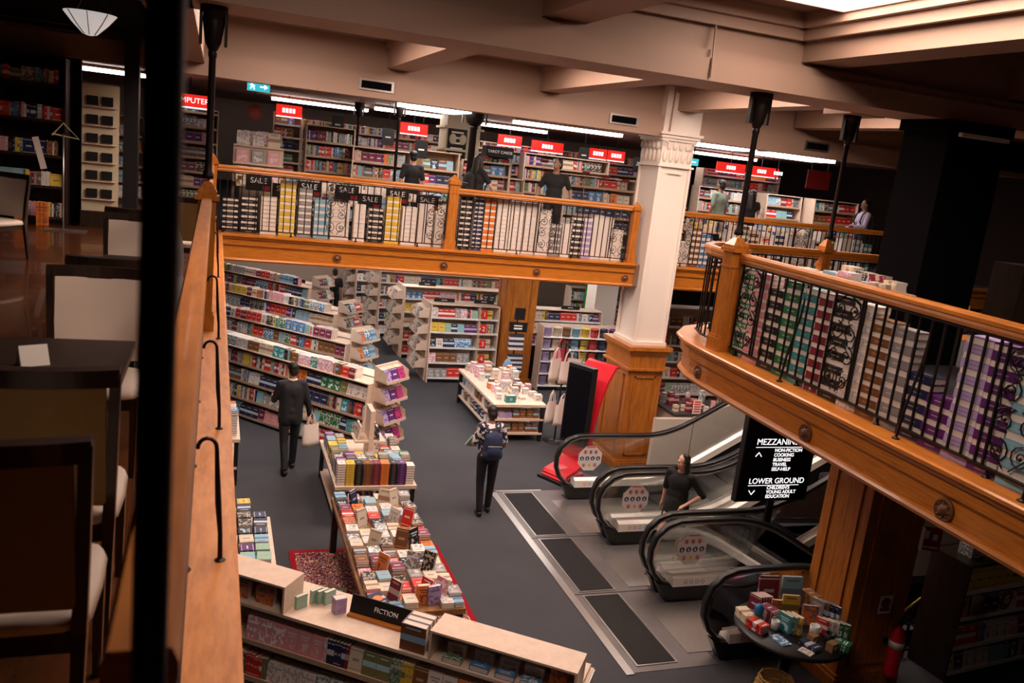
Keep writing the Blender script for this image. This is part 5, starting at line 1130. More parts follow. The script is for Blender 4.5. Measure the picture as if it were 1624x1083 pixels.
# right-hand bay
for i in range(3): litsign(13.55+i*1.05, 14.5+i*1.05 if i < 2 else 16-.35, 21.75, 5.66, 5.92, '', ['first', 'second', 'third'][i]+' in the row of three lit red wall signs past the white column')
case(13.3, 22.0, 0, 2.6, ZM, 'brightly lit wall bookcase under the three red signs', top=2.1, rake=0, z0=ZS, face=.6, edge='white')
case(11.2, 18.6, -.1, 1.3, ZM[:5], 'bookcase of blue and white books behind the woman with the cream bag', top=1.6, z0=ZS, face=.5, rake=.03); case(12.9, 18.2, 0, 1.0, ZM[:5], 'bookcase behind the second slim post', top=1.6, z0=ZS, face=.8, rake=.03); case(14.1, 17.9, 0, 1.3, ZM[:5], 'bookcase of yellow covers behind the man in the lilac shirt', top=1.6, z0=ZS, face=.9, rake=.03)
case(9.0, 18.0, .1, .8, ZM[:5], 'bookcase of orange and yellow covers beside the white column', top=1.5, z0=ZS, face=.9, rake=.03); case(10.0, 19.0, .0, 1.1, ZM[:6], 'dark bookcase of blue books behind the green-shirted man', top=1.9, z0=ZS, face=.6, rake=.03, side='darkwood')
header(15.2, 15.95, 19.8, 5.45, 5.95, 'dark red end fascia by the black column')
# card display near the corner
r = empty('card_display', (.75, 17.0, ZS), label='white stepped display of prints and photo books by the corner', cat='display')
for k in range(3): B('ledge', M['birch'], r, (-.45, .45, -.25+.1*k, .2, .75+.32*k, .78+.32*k))
B('body', M['creamold'], r, (-.45, .45, 0, .2, 0, 1.42)); random.seed(9)
for k in range(3):
    for j in range(3): book('print', TR(.75-.40+j*.28, 17.0-.22+.1*k, ZS+.782+.32*k) @ Matrix.Rotation(-.2, 4, 'X'), .22, .015, .26, [['white', 'cream', 'pink'], ['pink', 'grey', 'pink'], ['white', 'white', 'cream']][k][j], '%s print on the %s ledge of the stepped display, %s along' % ([['white', 'cream', 'pink'], ['pink', 'grey', 'pink'], ['white', 'white', 'cream']][k][j], ['lowest', 'middle', 'top'][k], ['first', 'second', 'third'][j]), None)
m = MB(); disc(m, 0, 0, .13, 0, 0, 24); disc(m, 0, 0, .13, 0, .008, 24)
for f in range(24): pass
q = m.build('round_red_sign', M['reddark'], loc=(.63, 16.5, 5.62), label='round dark red disc sign hanging near the exit sign', cat='sign'); m = MB()
for k in range(4): m.box(-.07, .07, -.003, -.001, .05-.035*k, .062-.035*k)
m.build('lettering', mat('dull_pink', (.5, .15, .13), .6), q); m = MB(); m.tube([(0, .004, .13), (0, .004, .58)], .004, 4); m.build('cord', M['black'], q)
r = empty('exit_sign', (.62, 15.2, 5.93), label='small cyan lit running-man exit sign hanging at the corner', cat='sign'); B('box', M['cyan'], r, (-.18, .18, 0, .05, 0, .15)); m = MB(); m.box(.02, .12, -.003, 0, .065, .085); m.mesh([(.09, -.003, .035), (.15, -.003, .075), (.09, -.003, .115)], [(0, 1, 2)]); m.tube([(-.11, -.003, .12), (-.10, -.003, .08), (-.12, -.003, .05), (-.13, -.003, .03)], .01, 5); m.tube([(-.10, -.003, .08), (-.07, -.003, .05), (-.07, -.003, .02)], .009, 5); m.tube([(-.14, -.003, .09), (-.10, -.003, .095), (-.06, -.003, .08)], .008, 5); m.build('pictogram', M['whitelit'], r); B('hanger', M['black'], r, (-.01, .01, .01, .03, .15, .28))
r = empty('exit_sign', (9.15, 15.6, 5.60), label='small cyan exit sign just past the capital of the white column', cat='sign'); B('box', M['cyan'], r, (-.12, .12, 0, .05, 0, .14)); B('hanger', M['black'], r, (-.01, .01, .01, .03, .14, .6)); m = MB(); m.box(-.03, .06, -.003, 0, .06, .08); m.build('pictogram', M['whitelit'], r)
# tarot rack
r = empty('tarot_rack', (5.65, 18.5, ZS), label='glass-sided rack of dark cards headed TAROT CARDS', cat='rack'); B('header', M['black'], r, (-.02, .62, -.02, .3, 1.72, 1.95)); lit_text('TAROT CARDS', 'lettering', .085, r, (.3, -.024, 1.835), (PI/2, 0, 0), M['white'])
for xx in (0, .6): B('post', M['steel'], r, (xx-.015, xx+.015, -.015, .015, 0, 1.95))
B('back_panel', M['darkgrey'], r, (.0, .6, .25, .28, 0, 1.75)); 
for k in range(6): B('shelf', M['darkgrey'], r, (0.02, .58, .0, .25, .1+.28*k, .115+.28*k))
random.seed(13)
for k in range(6):
    for j in range(4): mbook(TR(5.65+.05+j*.135, 18.58, ZS+.116+.28*k), .11, .03, .18, random.choice(['purple', 'black', 'olive', 'navy', 'maroon']))
# hanging black department cards
for x, y, z, t in ((2.5, 19.6, 5.45, 'over the dark spines bookcase'), (3.45, 18.6, 5.3, 'beside the thin black post'), (3.9, 17.3, 5.12, 'large, before the yellow covers'), (5.35, 20.2, 5.35, 'over the pale books'), (8.15, 18.9, 5.42, 'over the black T-shirt man'), (9.9, 19.5, 5.35, 'next to the white column')):
    q = B('hanging_card', M['black'], None, (-.13, .13, 0, .01, 0, .36), label='black hanging department card '+t, cat='sign'); q.location = (x, y, z); m = MB(); m.tube([(0, .005, .36), (0, .005, 6.2-z)], .003, 4); m.build('cord', M['black'], q); m = MB(); m.box(-.06, .06, -.002, 0, .16, .19); m.build('lettering', M['paper'], q)
q = B('poster', M['black'], None, (0, .45, 0, .02, 0, .75), label='black framed poster with pale writing on the carved pilaster side', cat='poster'); q.location = (4.98, 19.47, 5.15) ; m = MB()
for k in range(5): m.box(.08, .37, -.003, 0, .12+.12*k, .16+.12*k)
m.build('print', M['paper'], q)
random.seed(77)
for x, y, z in ((7.3, 16.9, 4.98), (7.75, 16.85, 4.95), (8.2, 16.8, 4.9), (5.3, 17.8, 5.05), (5.75, 17.7, 5.02), (6.6, 17.6, 5.12)):
    q = B('shelf_card', M['reddark'], None, (0, .18, 0, .006, 0, .06), label='small red shelf card standing at x', cat='card'); q.location = (x, y, z+.2); q['label'] = 'small red shelf card raised over the %s' % {7.3: 'bright covers, first of three', 7.75: 'bright covers, second of three', 8.2: 'bright covers, third of three', 5.3: 'pale books, by the cap', 5.75: 'pale books, by the long hair', 6.6: 'slim book tower'}[x]
    m = MB(); m.box(.085, .095, .006, .012, 3.62-z-.2, .06); m.build('stem', M['steel'], q)
# yellow bowl etc. on the sale table
for k, (x, c) in enumerate(((.45, 'white'), (.72, 'pink'), (1.0, 'grey'))): book('print', TR(x, 17.12, ZS+1.422) @ Matrix.Rotation(-.25, 4, 'X') @ Matrix.Rotation(.15-.15*k, 4, 'Y'), .2, .015, .28, c, '%s print tilted on the crest of the stepped display' % c, None)
# ================================================================== CAFE
def chair(x, y, rz, label):
    r = empty('cafe_chair', (x, y, ZS), rz, label=label, cat='chair'); r.scale = (1, 1, .95)
    for s in (-1, 1):
        m = MB(); m.tube([(s*.20, -.20, 0), (s*.205, -.205, .42)], [.017, .024], 4); m.build('leg', M['darkwood'], r)
        m = MB(); m.tube([(s*.20, .27, 0), (s*.205, .21, .42)], [.018, .026], 4); m.build('leg', M['darkwood'], r)
    m = MB()
    for s in (-1, 1): m = MB(); m.tube([(s*.205, .21, .42), (s*.215, .23, .70), (s*.225, .27, .98)], [.026, .024, .022], 4); m.build('back_stile', M['darkwood'], r)
    m = MB(); n = 8; V = []
    for j in range(n+1):
        u = -1+2*j/n; yy = .262+.035*(1-u*u)
        V += [(u*.237, yy-.018, .93), (u*.237, yy+.018, .93), (u*.237, yy+.022, .99), (u*.237, yy-.014, .995)]
    m.mesh(V, [(j*4+k, j*4+(k+1) % 4, (j+1)*4+(k+1) % 4, (j+1)*4+k) for j in range(n) for k in range(4)]+[(3, 2, 1, 0), tuple(n*4+k for k in range(4))]); m.build('top_rail', M['darkwood'], r)
    m = MB(); B('apron', M['darkwood'], r, (-.20, .20, -.215, .215, .36, .42))
    m = MB(); V = []
    for (z, d, e) in ((.42, .0, 0), (.425, .01, 0), (.46, .0, .0), (.475, -.03, 0)):
        for k in range(16):
            a = 2*PI*k/16; c_, s_ = math.cos(a), math.sin(a); V.append(((.225+d)*math.copysign(abs(c_)**.35, c_), -.01+(.225+d)*math.copysign(abs(s_)**.35, s_), z))
    m.mesh(V, [(j*16+k, j*16+(k+1) % 16, (j+1)*16+(k+1) % 16, (j+1)*16+k) for j in range(3) for k in range(16)]+[tuple(range(16))[::-1], tuple(48+k for k in range(16))], 0, True); m.build('seat', M['leather'], r)
    for nm, mt, o0, o1 in (('backrest', 'leather', -.014, .0), ('backrest_rear', 'khaki', .0, .014)):
        m = MB(); V = []
        for z, t in ((.50, 0), (.62, .35), (.80, .72), (.935, 1)):
            for j in range(n+1):
                u = -1+2*j/n; yy = .215+.055*((z-.42)/.56)**1.3+.03*(1-u*u)*t; V.append((u*.198, yy+(o0 if nm == 'backrest' else o1), z))
        W = [(a, b+(.014 if nm == 'backrest' else -.013), c) for a, b, c in V]; k0 = len(V)
        q = [(i*(n+1)+j, i*(n+1)+j+1, (i+1)*(n+1)+j+1, (i+1)*(n+1)+j) for i in range(3) for j in range(n)]
        m.mesh(V+W, q+[tuple(k0+i for i in f)[::-1] for f in q], 0, True); m.build(nm, M[mt], r)
    return r
chair(-.53, 4.42, 0, 'cream leather cafe chair facing the camera across the dark table')
chair(-.50, 5.32, PI, 'cafe chair just behind the large cream one, only its dark top rail showing')
chair(-.58, 7.16, 0, 'smaller cream leather cafe chair farther along the handrail')
chair(-.62, 8.14, PI, 'cafe chair turned away, behind the smaller cream one')
chair(-.49, 3.04, PI, 'cafe chair with an olive fabric back before the dark table')
chair(-.49, 2.40, PI, 'cafe chair with its dark olive back lowest in view, below the other olive one')
chair(-2.25, 10.6, -.5, 'cafe chair by the dark bookcases across the parquet')
def ctable(x0, x1, y0, y1, label):
    r = empty('cafe_table', ((x0+x1)/2, (y0+y1)/2, ZS), label=label, cat='table'); a, b = (x1-x0)/2, (y1-y0)/2
    B('tabletop', M['darkwood'], r, (-a, a, -b, b, .72, .75)); B('pedestal', M['black'], r, (-.04, .04, -.04, .04, .02, .72)); B('base', M['black'], r, (-.22, .22, -.22, .22, 0, .02))
ctable(-1.15, -.30, 3.33, 3.93, 'dark cafe table with a small white tent card'); ctable(-.70, -.32, 5.75, 6.45, 'dark cafe table hidden behind the cream chairs'); ctable(-.8, -.4, 8.7, 9.3, 'third dark cafe table along the handrail')
m = MB(); m.mesh([(-.05, -.03, 0), (.05, -.03, 0), (.05, 0, .075), (-.05, 0, .075), (-.05, .03, 0), (.05, .03, 0)], [(0, 1, 2, 3), (3, 2, 5, 4), (0, 3, 4), (1, 5, 2)]); m.build('tent_card', M['paper'], loc=(-.62, 3.50, ZS+.751), rz=.5, label='small white folded card on the dark cafe table', cat='card')
r = empty('pendant_lamp', (-1.12, 9.0, 5.97), label='shallow ribbed glass pendant lamp over the cafe', cat='lamp')
m = MB(); m.lathe([(.02, 0), (.06, .01), (.15, .10), (.225, .19), (.22, .195), (.14, .115), (.05, .03)], 24); m.build('shade', M['dim'], r); m = MB()
for k in range(8): a = k*PI/4; m.tube([(.06*math.cos(a), .06*math.sin(a), .006), (.153*math.cos(a), .153*math.sin(a), .098), (.228*math.cos(a), .228*math.sin(a), .19)], .004, 4)
m.build('rib', M['iron'], r); m = MB()
for k in range(3): a = k*2*PI/3+.3; m.tube([(.2*math.cos(a), .2*math.sin(a), .19), (0, 0, .45)], .004, 4)
m.tube([(0, 0, .45), (0, 0, .53)], .01, 6); m.build('chain', M['iron'], r)
sbox('wall_cafe', M['walld'], (-7, -1.95, 14.75, 14.85, ZS, 6.5)); sbox('wall_cafe_pier', M['black'], (-1.32, -1.12, 14.3, 14.6, ZS, 6.5))
case(-2.95, 14.2, 0, .85, [.1, .55, 1.0, 1.5, 2.0], 'dark bookcase with a few bright spines across the cafe', top=2.4, rake=0, side='darkwood', edge='darkwood', z0=ZS, face=.3, where=None)
case(-4.1, 14.2, 0, 1.05, [.1, .55, 1.0, 1.5, 2.0], 'second dark bookcase, farther from the handrail', top=2.4, rake=0, side='darkwood', edge='darkwood', z0=ZS, face=.3)
for k in range(6): book('stacked_paperback', TR(-2.28-.052*k-(.12 if k > 2 else 0), 13.98, ZS+.003) @ Matrix.Rotation(PI/2, 4, 'Z'), .12, .045, .34, 'orange', 'tall vermilion spine standing low before the dark cafe bookcase', 'vermilion spines in the cafe bookcase', 1)
r = empty('glasses_rack', (-1.88, 14.3, ZS), label='beige rack of small dark-framed goods against the cafe wall', cat='rack'); B('board', M['creamold'], r, (0, .5, 0, .05, .25, 2.1)); B('base', M['darkwood'], r, (0, .5, -.1, .1, 0, .25))
for k in range(6):
    B('ledge', M['birch'], r, (.03, .47, -.06, 0, .42+.27*k, .43+.27*k))
    for j in range(2): B('dark_item', M['black'], r, (.07+.2*j, .22+.2*j, -.04, -.01, .45+.27*k, .58+.27*k))
r = empty('notice_stand', (-2.02, 13.6, ZS), label='thin steel stand with a slanted white notice on the parquet', cat='stand'); B('base', M['steel'], r, (-.25, .3, -.12, .12, 0, .015)); m = MB(); m.tube([(0, 0, .01), (0, 0, 1.35)], .014, 8); m.build('pole', M['steel'], r)
o = B('notice', M['paper'], r, (-.06, .02, -.03, -.02, .88, 1.32)); o.rotation_euler = (0, -.25, 0); m = MB(); m.tube([(-.14, 0, 1.32), (.0, 0, 1.5), (.2, 0, 1.3), (-.14, 0, 1.34)], .012, 5); m.build('hook', M['creamold'], r)
sbox('floor_passage', mat('pink_carpet', (.42, .12, .13), .9), (-1.1, -.14, 15.2, 27, 3.6, 3.606))
case(-2.6, 18.6, .4, 1.3, ZM[:5], 'bookcase of pink covers glimpsed down the passage', top=1.7, z0=ZS, face=1)
r = empty('grey_jacket', (-.24, 6.2, ZS), label='grey jacket hanging on a dark chair back beside the handrail', cat='jacket'); 
r2 = chair(-.34, 9.9, PI, 'last cafe chair before the passage, close to the handrail')
m = MB(); m.ell((0, 0, .78), (.06, .16, .22), 12, 8); m.ell((0, .0, .58), (.07, .19, .16), 12, 8); m.build('cloth', mat('jacket_grey', (.20, .18, .19), .8), r)
B('hook_stand', M['black'], r, (-.01, .01, -.01, .01, 0, 1.0), (-.1, .1, -.1, .1, 0, .02))
panel(8.6, 9.4, 4.2, 4.6, 3.34, 'added weak lamp panel, unseen, brightening the dim shelving', 'weak')  # unseen lamp added to lift the shelving under the balcony
# dim wall shelves across the near balcony
for k, (x, y) in enumerate(((8.6, 5.0), (8.6, 3.0))): case(x+1.0, y+1.6, -PI/2, 1.9, ZM[:6], 'dim bookcase on the near balcony wall, %s the black column' % ('next to' if k == 0 else 'set away from'), top=2.1, rake=0, z0=ZS, side='darkwood', edge='darkwood', face=.4)
mtable(6.0, 6.9, 6.9, 7.9, 4.40, 'balcony table with white piles near the large newel', 92)
B('cabinet', M['darkwood'], None, (8.3, 9.1, 6.9, 7.3, ZS, 4.8), label='dark wooden cabinet beside the black column on the balcony', cat='cabinet'); q = B('paper_notice', M['paper'], None, (0, .2, 0, .004, 0, .13), label='white paper notice with small pictures on the dark cabinet', cat='notice'); q.location = (8.62, 6.89, 4.58); q = B('paper_notice', M['paper'], None, (0, .09, 0, .004, 0, .12), label='narrow white notice on the dark cabinet', cat='notice'); q.location = (8.42, 6.89, 4.56)
# ================================================================== PEOPLE
def V3(*a): return Vector(a)
def blob(prims, voxel=.012, smooth=3, name='b'):
    m = MB()
    for p in prims:
        if p[0] == 'c':
            _, a, b, r0, r1 = p; a, b = Vector(a), Vector(b); N = 4
            m.tube([a.lerp(b, i/N) for i in range(N+1)], [r0+(r1-r0)*i/N for i in range(N+1)], 12); m.ell(a, (r0,)*3, 12, 8); m.ell(b, (r1,)*3, 12, 8)
        else:
            _, c, r = p[:3]; m.ell(c, r, 16, 10, 0, p[3] if len(p) > 3 else None)
    me = m.data(name, []); o = bpy.data.objects.new(name, me); COL.objects.link(o)
    md = o.modifiers.new('r', 'REMESH'); md.mode = 'VOXEL'; md.voxel_size = voxel; md.use_smooth_shade = True
    ms = o.modifiers.new('s', 'SMOOTH'); ms.factor = .5; ms.iterations = smooth
    dg = bpy.context.evaluated_depsgraph_get(); nm = bpy.data.meshes.new_from_object(o.evaluated_get(dg)); bpy.data.objects.remove(o); bpy.data.meshes.remove(me)
    return nm
def addm(name, me, mt, parent):
    me.materials.clear(); me.materials.append(mt); me.name = name; o = bpy.data.objects.new(name, me); COL.objects.link(o); o.parent = parent
    for p in me.polygons: p.use_smooth = True
    return o
def person(x, y, z, rz, H, label, shirt, trousers, skin='skin', hair='hair', hairlen=0, J={}, jacket=False, sleeve=.5, vox=.011, cap=None, head_yaw=0, head_pitch=0, slim=1.0, dress=False, shoes='black', skirt=None, barelegs=False, group=None):
    r = empty('person', (x, y, z), rz, label=label, cat='person', group=group); k = H/1.75; r.scale = (k, k, k)
    D = dict(hipL=(.09, 0, .92), hipR=(-.09, 0, .92), kneeL=(.10, -.01, .50), kneeR=(-.10, -.01, .50), ankL=(.10, .03, .09), ankR=(-.10, .03, .09), shL=(.175, .01, 1.42), shR=(-.175, .01, 1.42),
             elL=(.235, .03, 1.14), elR=(-.235, .03, 1.14), wrL=(.25, -.03, .90), wrR=(-.25, -.03, .90), head=(0, -.02, 1.63), neck=(0, .015, 1.46)); D.update(J); D = {a: Vector(b) for a, b in D.items()}
    s = slim; hd = D['head']
    Rh = Matrix.Rotation(head_yaw, 4, 'Z') @ Matrix.Rotation(head_pitch, 4, 'X'); Rm = Rh.to_3x3()
    def H_(v): return hd + Rm @ Vector(v)
    body = [('e', (0, 0, 1.30), (.155*s, .10, .17)), ('e', (0, 0, 1.12), (.13*s, .085, .15)), ('e', (0, .01, .95), (.155*s, .105, .13)), ('c', D['neck']+V3(0, 0, -.06), hd+V3(0, .01, -.07), .058, .052),
            ('c', (-.14*s, .01, 1.42), (.14*s, .01, 1.42), .055, .055), ('e', H_((0, .015, .02)), (.073, .092, .098), Rm), ('e', H_((0, -.02, -.05)), (.054, .062, .06), Rm),
            ('e', H_((0, -.088, -.015)), (.013, .018, .022), Rm), ('e', H_((0, -.08, -.055)), (.022, .012, .010), Rm), ('e', H_((.073, .01, -.01)), (.010, .018, .028), Rm), ('e', H_((-.073, .01, -.01)), (.010, .018, .028), Rm)]
    for q in 'LR':
        body += [('c', D['sh'+q], D['el'+q], .048, .038), ('c', D['el'+q], D['wr'+q], .037, .025), ('c', D['hip'+q], D['knee'+q], .078*s, .052), ('c', D['knee'+q], D['knee'+q].lerp(D['ank'+q], .35), .05, .052), ('c', D['knee'+q].lerp(D['ank'+q], .35), D['ank'+q], .052, .033)]
        w_ = D['wr'+q]; d = (w_-D['el'+q]).normalized(); side = 1 if q == 'L' else -1; ax = V3(0, 1, 0) if abs(d.y) < .8 else V3(1, 0, 0); ax = (ax-d*ax.dot(d)).normalized(); nrm = d.cross(ax)
        body += [('c', w_, w_+d*.07, .026, .03), ('c', w_+d*.04+ax*.018, w_+d*.075+ax*.02, .016, .015), ('c', w_+d*.04-ax*.018, w_+d*.075-ax*.02, .016, .015)]
        for j, l in enumerate((.068, .078, .072, .056)):
            b0 = w_+d*.08+ax*(-.03+.02*j); b1 = b0+d*l*.55+nrm*.008*side; b2 = b1+d*l*.4+nrm*.026*side
            body += [('c', b0, b1, .010, .009), ('c', b1, b2, .009, .0075)]
        t0 = w_+d*.025-ax*.028; t1 = t0-ax*.026+d*.03; body += [('c', t0, t1, .012, .010), ('c', t1, t1+d*.028+nrm*.01*side, .010, .008)]
        if barelegs: body += [('c', D['ank'+q]+V3(0, .02, -.05), D['ank'+q]+V3(0, -.13, -.065), .032, .025)]
    addm('body', blob(body, min(vox, .009) if vox < .012 else vox, 2), M[skin], r)
    g = .016
    sh = [('e', (0, .005, 1.30), (.168*s+g, .115+g, .17)), ('e', (0, .005, 1.12), (.142*s+g, .10+g, .17)), ('e', (0, .01, 1.0), (.150*s+g, .112+g, .12)), ('c', (-.14*s, .012, 1.412), (.14*s, .012, 1.412), .066, .066)]
    if jacket: sh += [('c', (.07, .012, 1.33), (.07, .014, .84), .112, .118), ('c', (-.07, .012, 1.33), (-.07, .014, .84), .112, .118), ('e', (0, .01, .90), (.178, .135, .14)), ('c', (-.08, .01, .86), (.08, .01, .86), .105, .105)]
    for q in 'LR':
        e = D['el'+q]; a = D['sh'+q]
        if sleeve >= 1: sh += [('c', a+V3(0, 0, -.012), e, .060, .051), ('c', e, D['wr'+q].lerp(e, .06), .051, .040)]
        else: sh += [('c', a, a.lerp(e, sleeve*1.35), .058, .056)]
    if dress: sh += [('c', (0, .01, 1.0), (0, .01, .55), .15, .19), ('c', (.06, .01, .95), (.08, 0, .58), .13, .14), ('c', (-.06, .01, .95), (-.08, 0, .58), .13, .14)]
    sh += [('c', (.04, .01, 1.30), (.04, .012, .98), .105, .105), ('c', (-.04, .01, 1.30), (-.04, .012, .98), .105, .105)]; me = blob(sh, vox, 8); o = addm('jacket' if jacket else ('dress' if dress else 'shirt'), me, shirt, r)
    if not dress:
        tr = [('e', (0, .012, .94), (.158*s+g*.6, .112+g*.4, .12))]
        for q in 'LR': tr += [('c', D['hip'+q], D['knee'+q], .09*s, .066), ('c', D['knee'+q], D['ank'+q]+V3(0, 0, .02), .064, .052)]
        addm('trousers', blob(tr, vox, 3), trousers, r)
    for q in 'LR':
        a = D['ank'+q]
        if not barelegs:
            m = blob([('c', a+V3(0, .03, -.045), a+V3(0, -.06, -.05), .042, .043), ('c', a+V3(0, -.06, -.055), a+V3(0, -.15, -.06), .042, .032)], .01, 2)
        else: m = blob([('c', a+V3(0, .03, -.082), a+V3(0, -.16, -.086), .03, .033), ('c', a+V3(-.035, -.08, -.05), a+V3(.035, -.08, -.05), .018, .018)], .008, 1)
        addm('shoe', m, M[shoes], r)
    hr = [('e', H_((0, .03, .04)), (.081, .090, .088), Rm), ('e', H_((0, .055, -.02)), (.076, .065, .08), Rm)]
    if hairlen: hr += [('c', H_((.03, .06, -.02)), D['neck']+V3(.05, .06, .02-hairlen*.6), .06, .05), ('c', H_((-.03, .06, -.02)), D['neck']+V3(-.05, .06, .02-hairlen*.6), .06, .05), ('c', H_((0, .08, 0)), D['neck']+V3(0, .09, -hairlen), .06, .05), ('c', H_((.068, .02, .02)), D['neck']+V3(.10, -.03, -hairlen*.7), .03, .038), ('c', H_((-.068, .02, .02)), D['neck']+V3(-.10, -.03, -hairlen*.7), .03, .038), ('c', H_((.02, -.03, .088)), H_((.075, -.02, -.01)), .022, .02), ('c', H_((.02, -.03, .088)), H_((-.06, -.03, .03)), .022, .02)]
    addm('hair', blob(hr, .009, 2), M[hair], r)
    for sx in (-1, 1):
        m = MB(); m.ell(H_((sx*.029, -.079, .008)), (.012, .006, .007), 8, 6, 0, Rm); m.build('eye', M['white'], r)
        m = MB(); m.ell(H_((sx*.029, -.0835, .008)), (.0055, .003, .0055), 8, 6, 0, Rm); m.build('pupil', M['black'], r)
        m = MB(); m.ell(H_((sx*.029, -.085, .027)), (.017, .004, .004), 8, 4, 0, Rm); m.build('eyebrow', M[hair], r)
    m = MB(); m.ell(H_((0, -.0915, -.054)), (.024, .007, .009), 10, 6, 0, Rm); m.build('mouth', mat('lips', (.5, .08, .07), .4), r)
    if cap:
        m = MB(); m.ell(H_((0, .02, .055)), (.095, .105, .075), 16, 8, 0, Rm); m.ell(H_((0, -.12, .045)), (.07, .07, .01), 12, 6, 0, Rm); m.build('cap', M[cap], r)
    return r
M['suit'] = mat('black_suit', (.014, .014, .018), .7); M['tee'] = mat('black_tee', (.012, .011, .012), .85); M['trs'] = mat('black_trousers', (.012, .012, .014), .8)
M['floral'] = mat('floral_shirt', (.75, .68, .66), .8); nt = M['floral'].node_tree
v_ = nt.nodes.new('ShaderNodeTexNoise'); v_.inputs['Scale'].default_value = 14; v_.inputs['Detail'].default_value = 1; rr = nt.nodes.new('ShaderNodeValToRGB'); rr.color_ramp.interpolation = 'CONSTANT'; rr.color_ramp.elements[0].color = (.03, .03, .05, 1); rr.color_ramp.elements[1].position = .5; rr.color_ramp.elements[1].color = (.72, .65, .63, 1)
tc_ = nt.nodes.new('ShaderNodeTexCoord'); nt.links.new(tc_.outputs['Object'], v_.inputs['Vector']); nt.links.new(v_.outputs['Fac'], rr.inputs[0]); nt.links.new(rr.outputs[0], nt.nodes['Principled BSDF'].inputs['Base Color'])
M['navyp'] = mat('navy_backpack', (.025, .035, .085), .75); M['lilac'] = mat('lilac_shirt', (.50, .42, .58), .8); M['sage'] = mat('sage_tee', (.22, .27, .22), .85); M['pinkc'] = mat('pale_pink_top', (.70, .50, .48), .8)
def backpack(r, mt, z=1.18, h=.46, w_=.30, d=.15):
    p = blob([('e', (0, .20, z), (w_/2, d/2+.02, h/2)), ('c', (-w_*.25, .2, z-h*.3), (w_*.25, .2, z-h*.3), .09, .09), ('c', (-w_*.2, .19, z+h*.25), (w_*.2, .19, z+h*.25), .08, .08), ('e', (0, .275, z-.08), (w_*.36, .05, h*.2))], .011, 3)
    o = addm('backpack', p, mt, r)
    for s in (-1, 1):
        m = MB(); m.tube([(s*.10, .14, z+.22), (s*.12, .03, 1.495), (s*.125, -.10, 1.42), (s*.13, -.145, 1.25), (s*.15, -.06, 1.05), (s*.12, .12, z-.17)], .016, 6); m.build('strap', mt, o)
    m = MB(); m.tube([(-.11, .30, z+.02), (0, .325, z+.03), (.11, .30, z+.02)], .005, 5); m.build('zip', M['steel'], o)
    return o
p1 = person(1.27, 13.35, 0, PI+.15, 1.82, 'man in a black suit walking towards the bookcase with a pale tote bag', M['suit'], M['suit'], skin='skin', hair='hair', jacket=True, sleeve=1,
            J=dict(ankL=(.09, .20, .10), kneeL=(.09, .05, .50), ankR=(-.10, -.12, .09), kneeR=(-.10, -.08, .51), elL=(.25, -.04, 1.15), wrL=(.20, -.27, 1.12), elR=(-.25, .04, 1.13), wrR=(-.30, .0, .88)), head_yaw=.15, head_pitch=.1)
m = MB(); m.tube([(.06*math.cos(a), .015+.058*math.sin(a), 1.485) for a in [k*PI/6 for k in range(13)]], .012, 6); m.build('shirt_collar', M['paper'], p1)
bg = bag(1.27+.34, 13.38, .42, .92, M['canvas'], 'pale tote bag in the hand of the man in the suit', rz=.5, h=.40, w_=.36)
p2 = person(4.03, 11.5, 0, PI-.05, 1.72, 'person in a floral shirt and navy backpack walking down the open aisle', M['floral'], M['trs'], skin='skin2', J=dict(ankL=(.08, .10, .09), kneeL=(.09, .02, .5), ankR=(-.09, -.06, .09), kneeR=(-.10, -.05, .5), elL=(.24, .0, 1.13), wrL=(.22, -.24, 1.08), elR=(-.235, .02, 1.14), wrR=(-.20, -.16, .98), head=(0, -.06, 1.61)), head_pitch=.35, sleeve=.6)
backpack(p2, M['navyp'])
book('hand_book', Matrix.Translation((3.72, 11.72, 1.02)) @ Euler((.5, .3, .4)).to_matrix().to_4x4(), .14, .03, .2, 'mint', 'pale green book held by the person with the navy backpack', None)
p3 = person(6.20, 9.62, .0, -.95, 1.66, 'woman with long brown hair in loose black clothes stepping off the middle escalator', M['tee'], M['trs'], skin='skin', hair='hair', hairlen=.26, dress=True, barelegs=True, sleeve=.75, shoes='black',
            J=dict(ankL=(.10, .22, .10), kneeL=(.10, .06, .50), ankR=(-.06, -.40, .09), kneeR=(-.08, -.22, .50), elR=(-.24, .10, 1.15), wrR=(-.27, .12, .91), elL=(.33, .10, 1.17), wrL=(.17, -.10, 1.02), head=(.0, -.01, 1.62)), head_yaw=-.35, head_pitch=-.22)
person(6.25, 15.72, ZS, -.35, 1.84, 'man in a black T-shirt standing behind the far railing, head turned', M['tee'], M['trs'], skin='skin2', vox=.014, head_yaw=-.7, J=dict(elL=(.30, .05, 1.16), wrL=(.32, -.12, .96), elR=(-.29, .04, 1.15), wrR=(-.33, -.02, .90)), sleeve=.55)
person(3.66, 16.85, ZS, PI, 1.66, 'person in black with a dark cap browsing behind the sale table', M['tee'], M['trs'], vox=.014, cap='black', sleeve=.6)
q = person(4.62, 15.55, ZS, PI/2+.35, 1.74, 'long-haired person with a black backpack leaning over the book table', M['tee'], M['trs'], vox=.014, hairlen=.3, sleeve=.5, J=dict(elL=(.22, -.16, 1.18), wrL=(.15, -.36, 1.0), elR=(-.22, -.16, 1.18), wrR=(-.15, -.36, 1.0)), head_pitch=.3); backpack(q, M['tee'])
person(5.05, 17.15, ZS, -PI/2, 1.60, 'woman in a pale pink top seen side-on by the tarot rack', M['pinkc'], M['trs'], vox=.014, hairlen=.12, sleeve=1, J=dict(elL=(.2, -.1, 1.16), wrL=(.16, -.3, 1.1)))
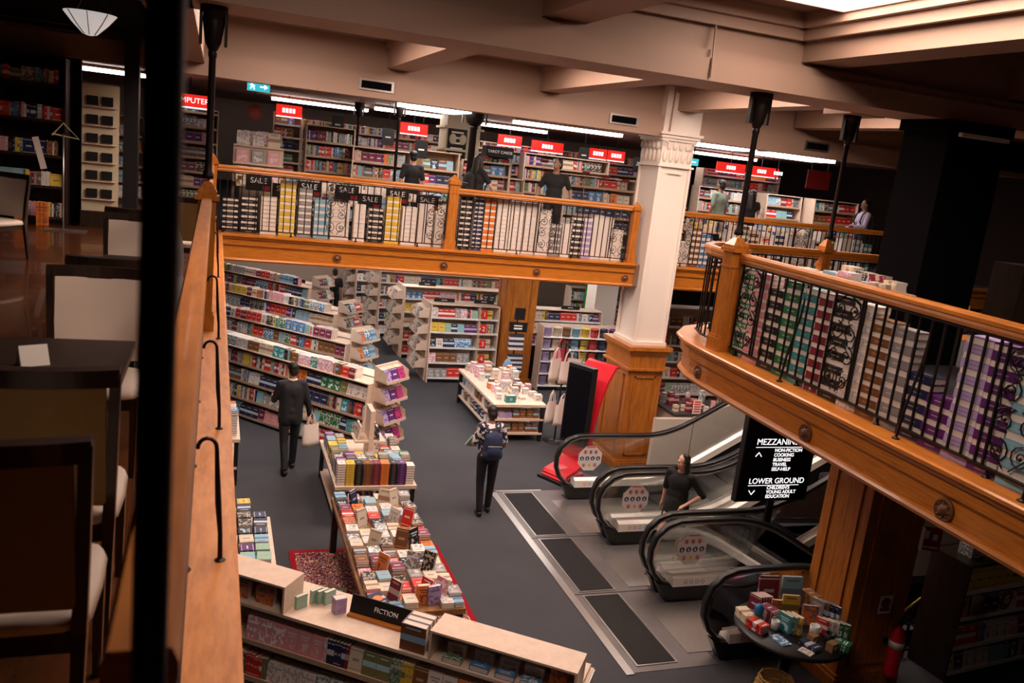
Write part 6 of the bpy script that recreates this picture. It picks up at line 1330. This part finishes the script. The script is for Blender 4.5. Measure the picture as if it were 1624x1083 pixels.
person(10.72, 16.9, ZS, PI+.3, 1.80, 'man in a sage green T-shirt seen from behind past the white column', M['sage'], M['trs'], skin='skin2', vox=.014, sleeve=.6)
q = person(11.45, 16.75, ZS, PI-.3, 1.66, 'woman in black with a cream shoulder bag beside the slim post', M['tee'], M['trs'], skin='skin2', vox=.014, hairlen=.16, sleeve=.3)
bag(11.70, 16.62, ZS+.80, .9, M['canvas'], 'cream shoulder bag hanging at the side of the woman in black', rz=.4)
q = person(13.95, 15.95, ZS, -PI/2-.2, 1.72, 'man in a lilac shirt and backpack behind the railing near the black column', M['lilac'], M['trs'], skin='skin2', vox=.014, sleeve=1, J=dict(elL=(.24, -.08, 1.14), wrL=(.18, -.3, 1.12), elR=(-.24, -.05, 1.14), wrR=(-.18, -.28, 1.05))); backpack(q, M['tee'])
person(3.35, 24.6, 0, PI, 1.70, 'dark-clothed person glimpsed in the aisle under the far fascia', M['tee'], M['trs'], vox=.016)
# ------------------------------------------------------------------ the upper storey scaled about the camera position and set on its columns
bpy.context.view_layer.update()
def low(o):
    zs = [(o.matrix_world @ Vector(c)).z for c in o.bound_box] if o.type == 'MESH' else []
    for ch in o.children_recursive:
        if ch.type == 'MESH': zs += [(ch.matrix_world @ Vector(c)).z for c in ch.bound_box]
    return min(zs) if zs else 0
K, DZ = .91, .477  # scale plus lift, which together scale about the camera
for o in [o for o in COL.objects if o.parent is None and o.type in ('MESH', 'EMPTY') and o not in (BOOKO, TO)]:
    if low(o) > 3.0 and 'hidden fluorescent' not in o.get('label', '') and 'weak lamp' not in o.get('label', '') or o.name in ('column_white', 'column_mezzanine_back'):
        o.location = Vector(o.location)*K+Vector((0, 0, DZ)); o.scale = Vector(o.scale)*K
MASS.v = [Vector(v)*K+Vector((0, 0, DZ)) if v[2] > 3.2 else v for v in MASS.v]
# ================================================================== the shelved paperbacks that are not built one by one
MASS.build('shelved_paperback', COVM+[M['pages']], label='the many other paperbacks packed on the shop shelves and mezzanine tables', cat='book', kind='stuff')
bpy.data.objects.remove(BOOKO); bpy.data.objects.remove(TO)
print('BOOKS', NB, 'mass quads', len(MASS.f), 'objects', len(bpy.data.objects))
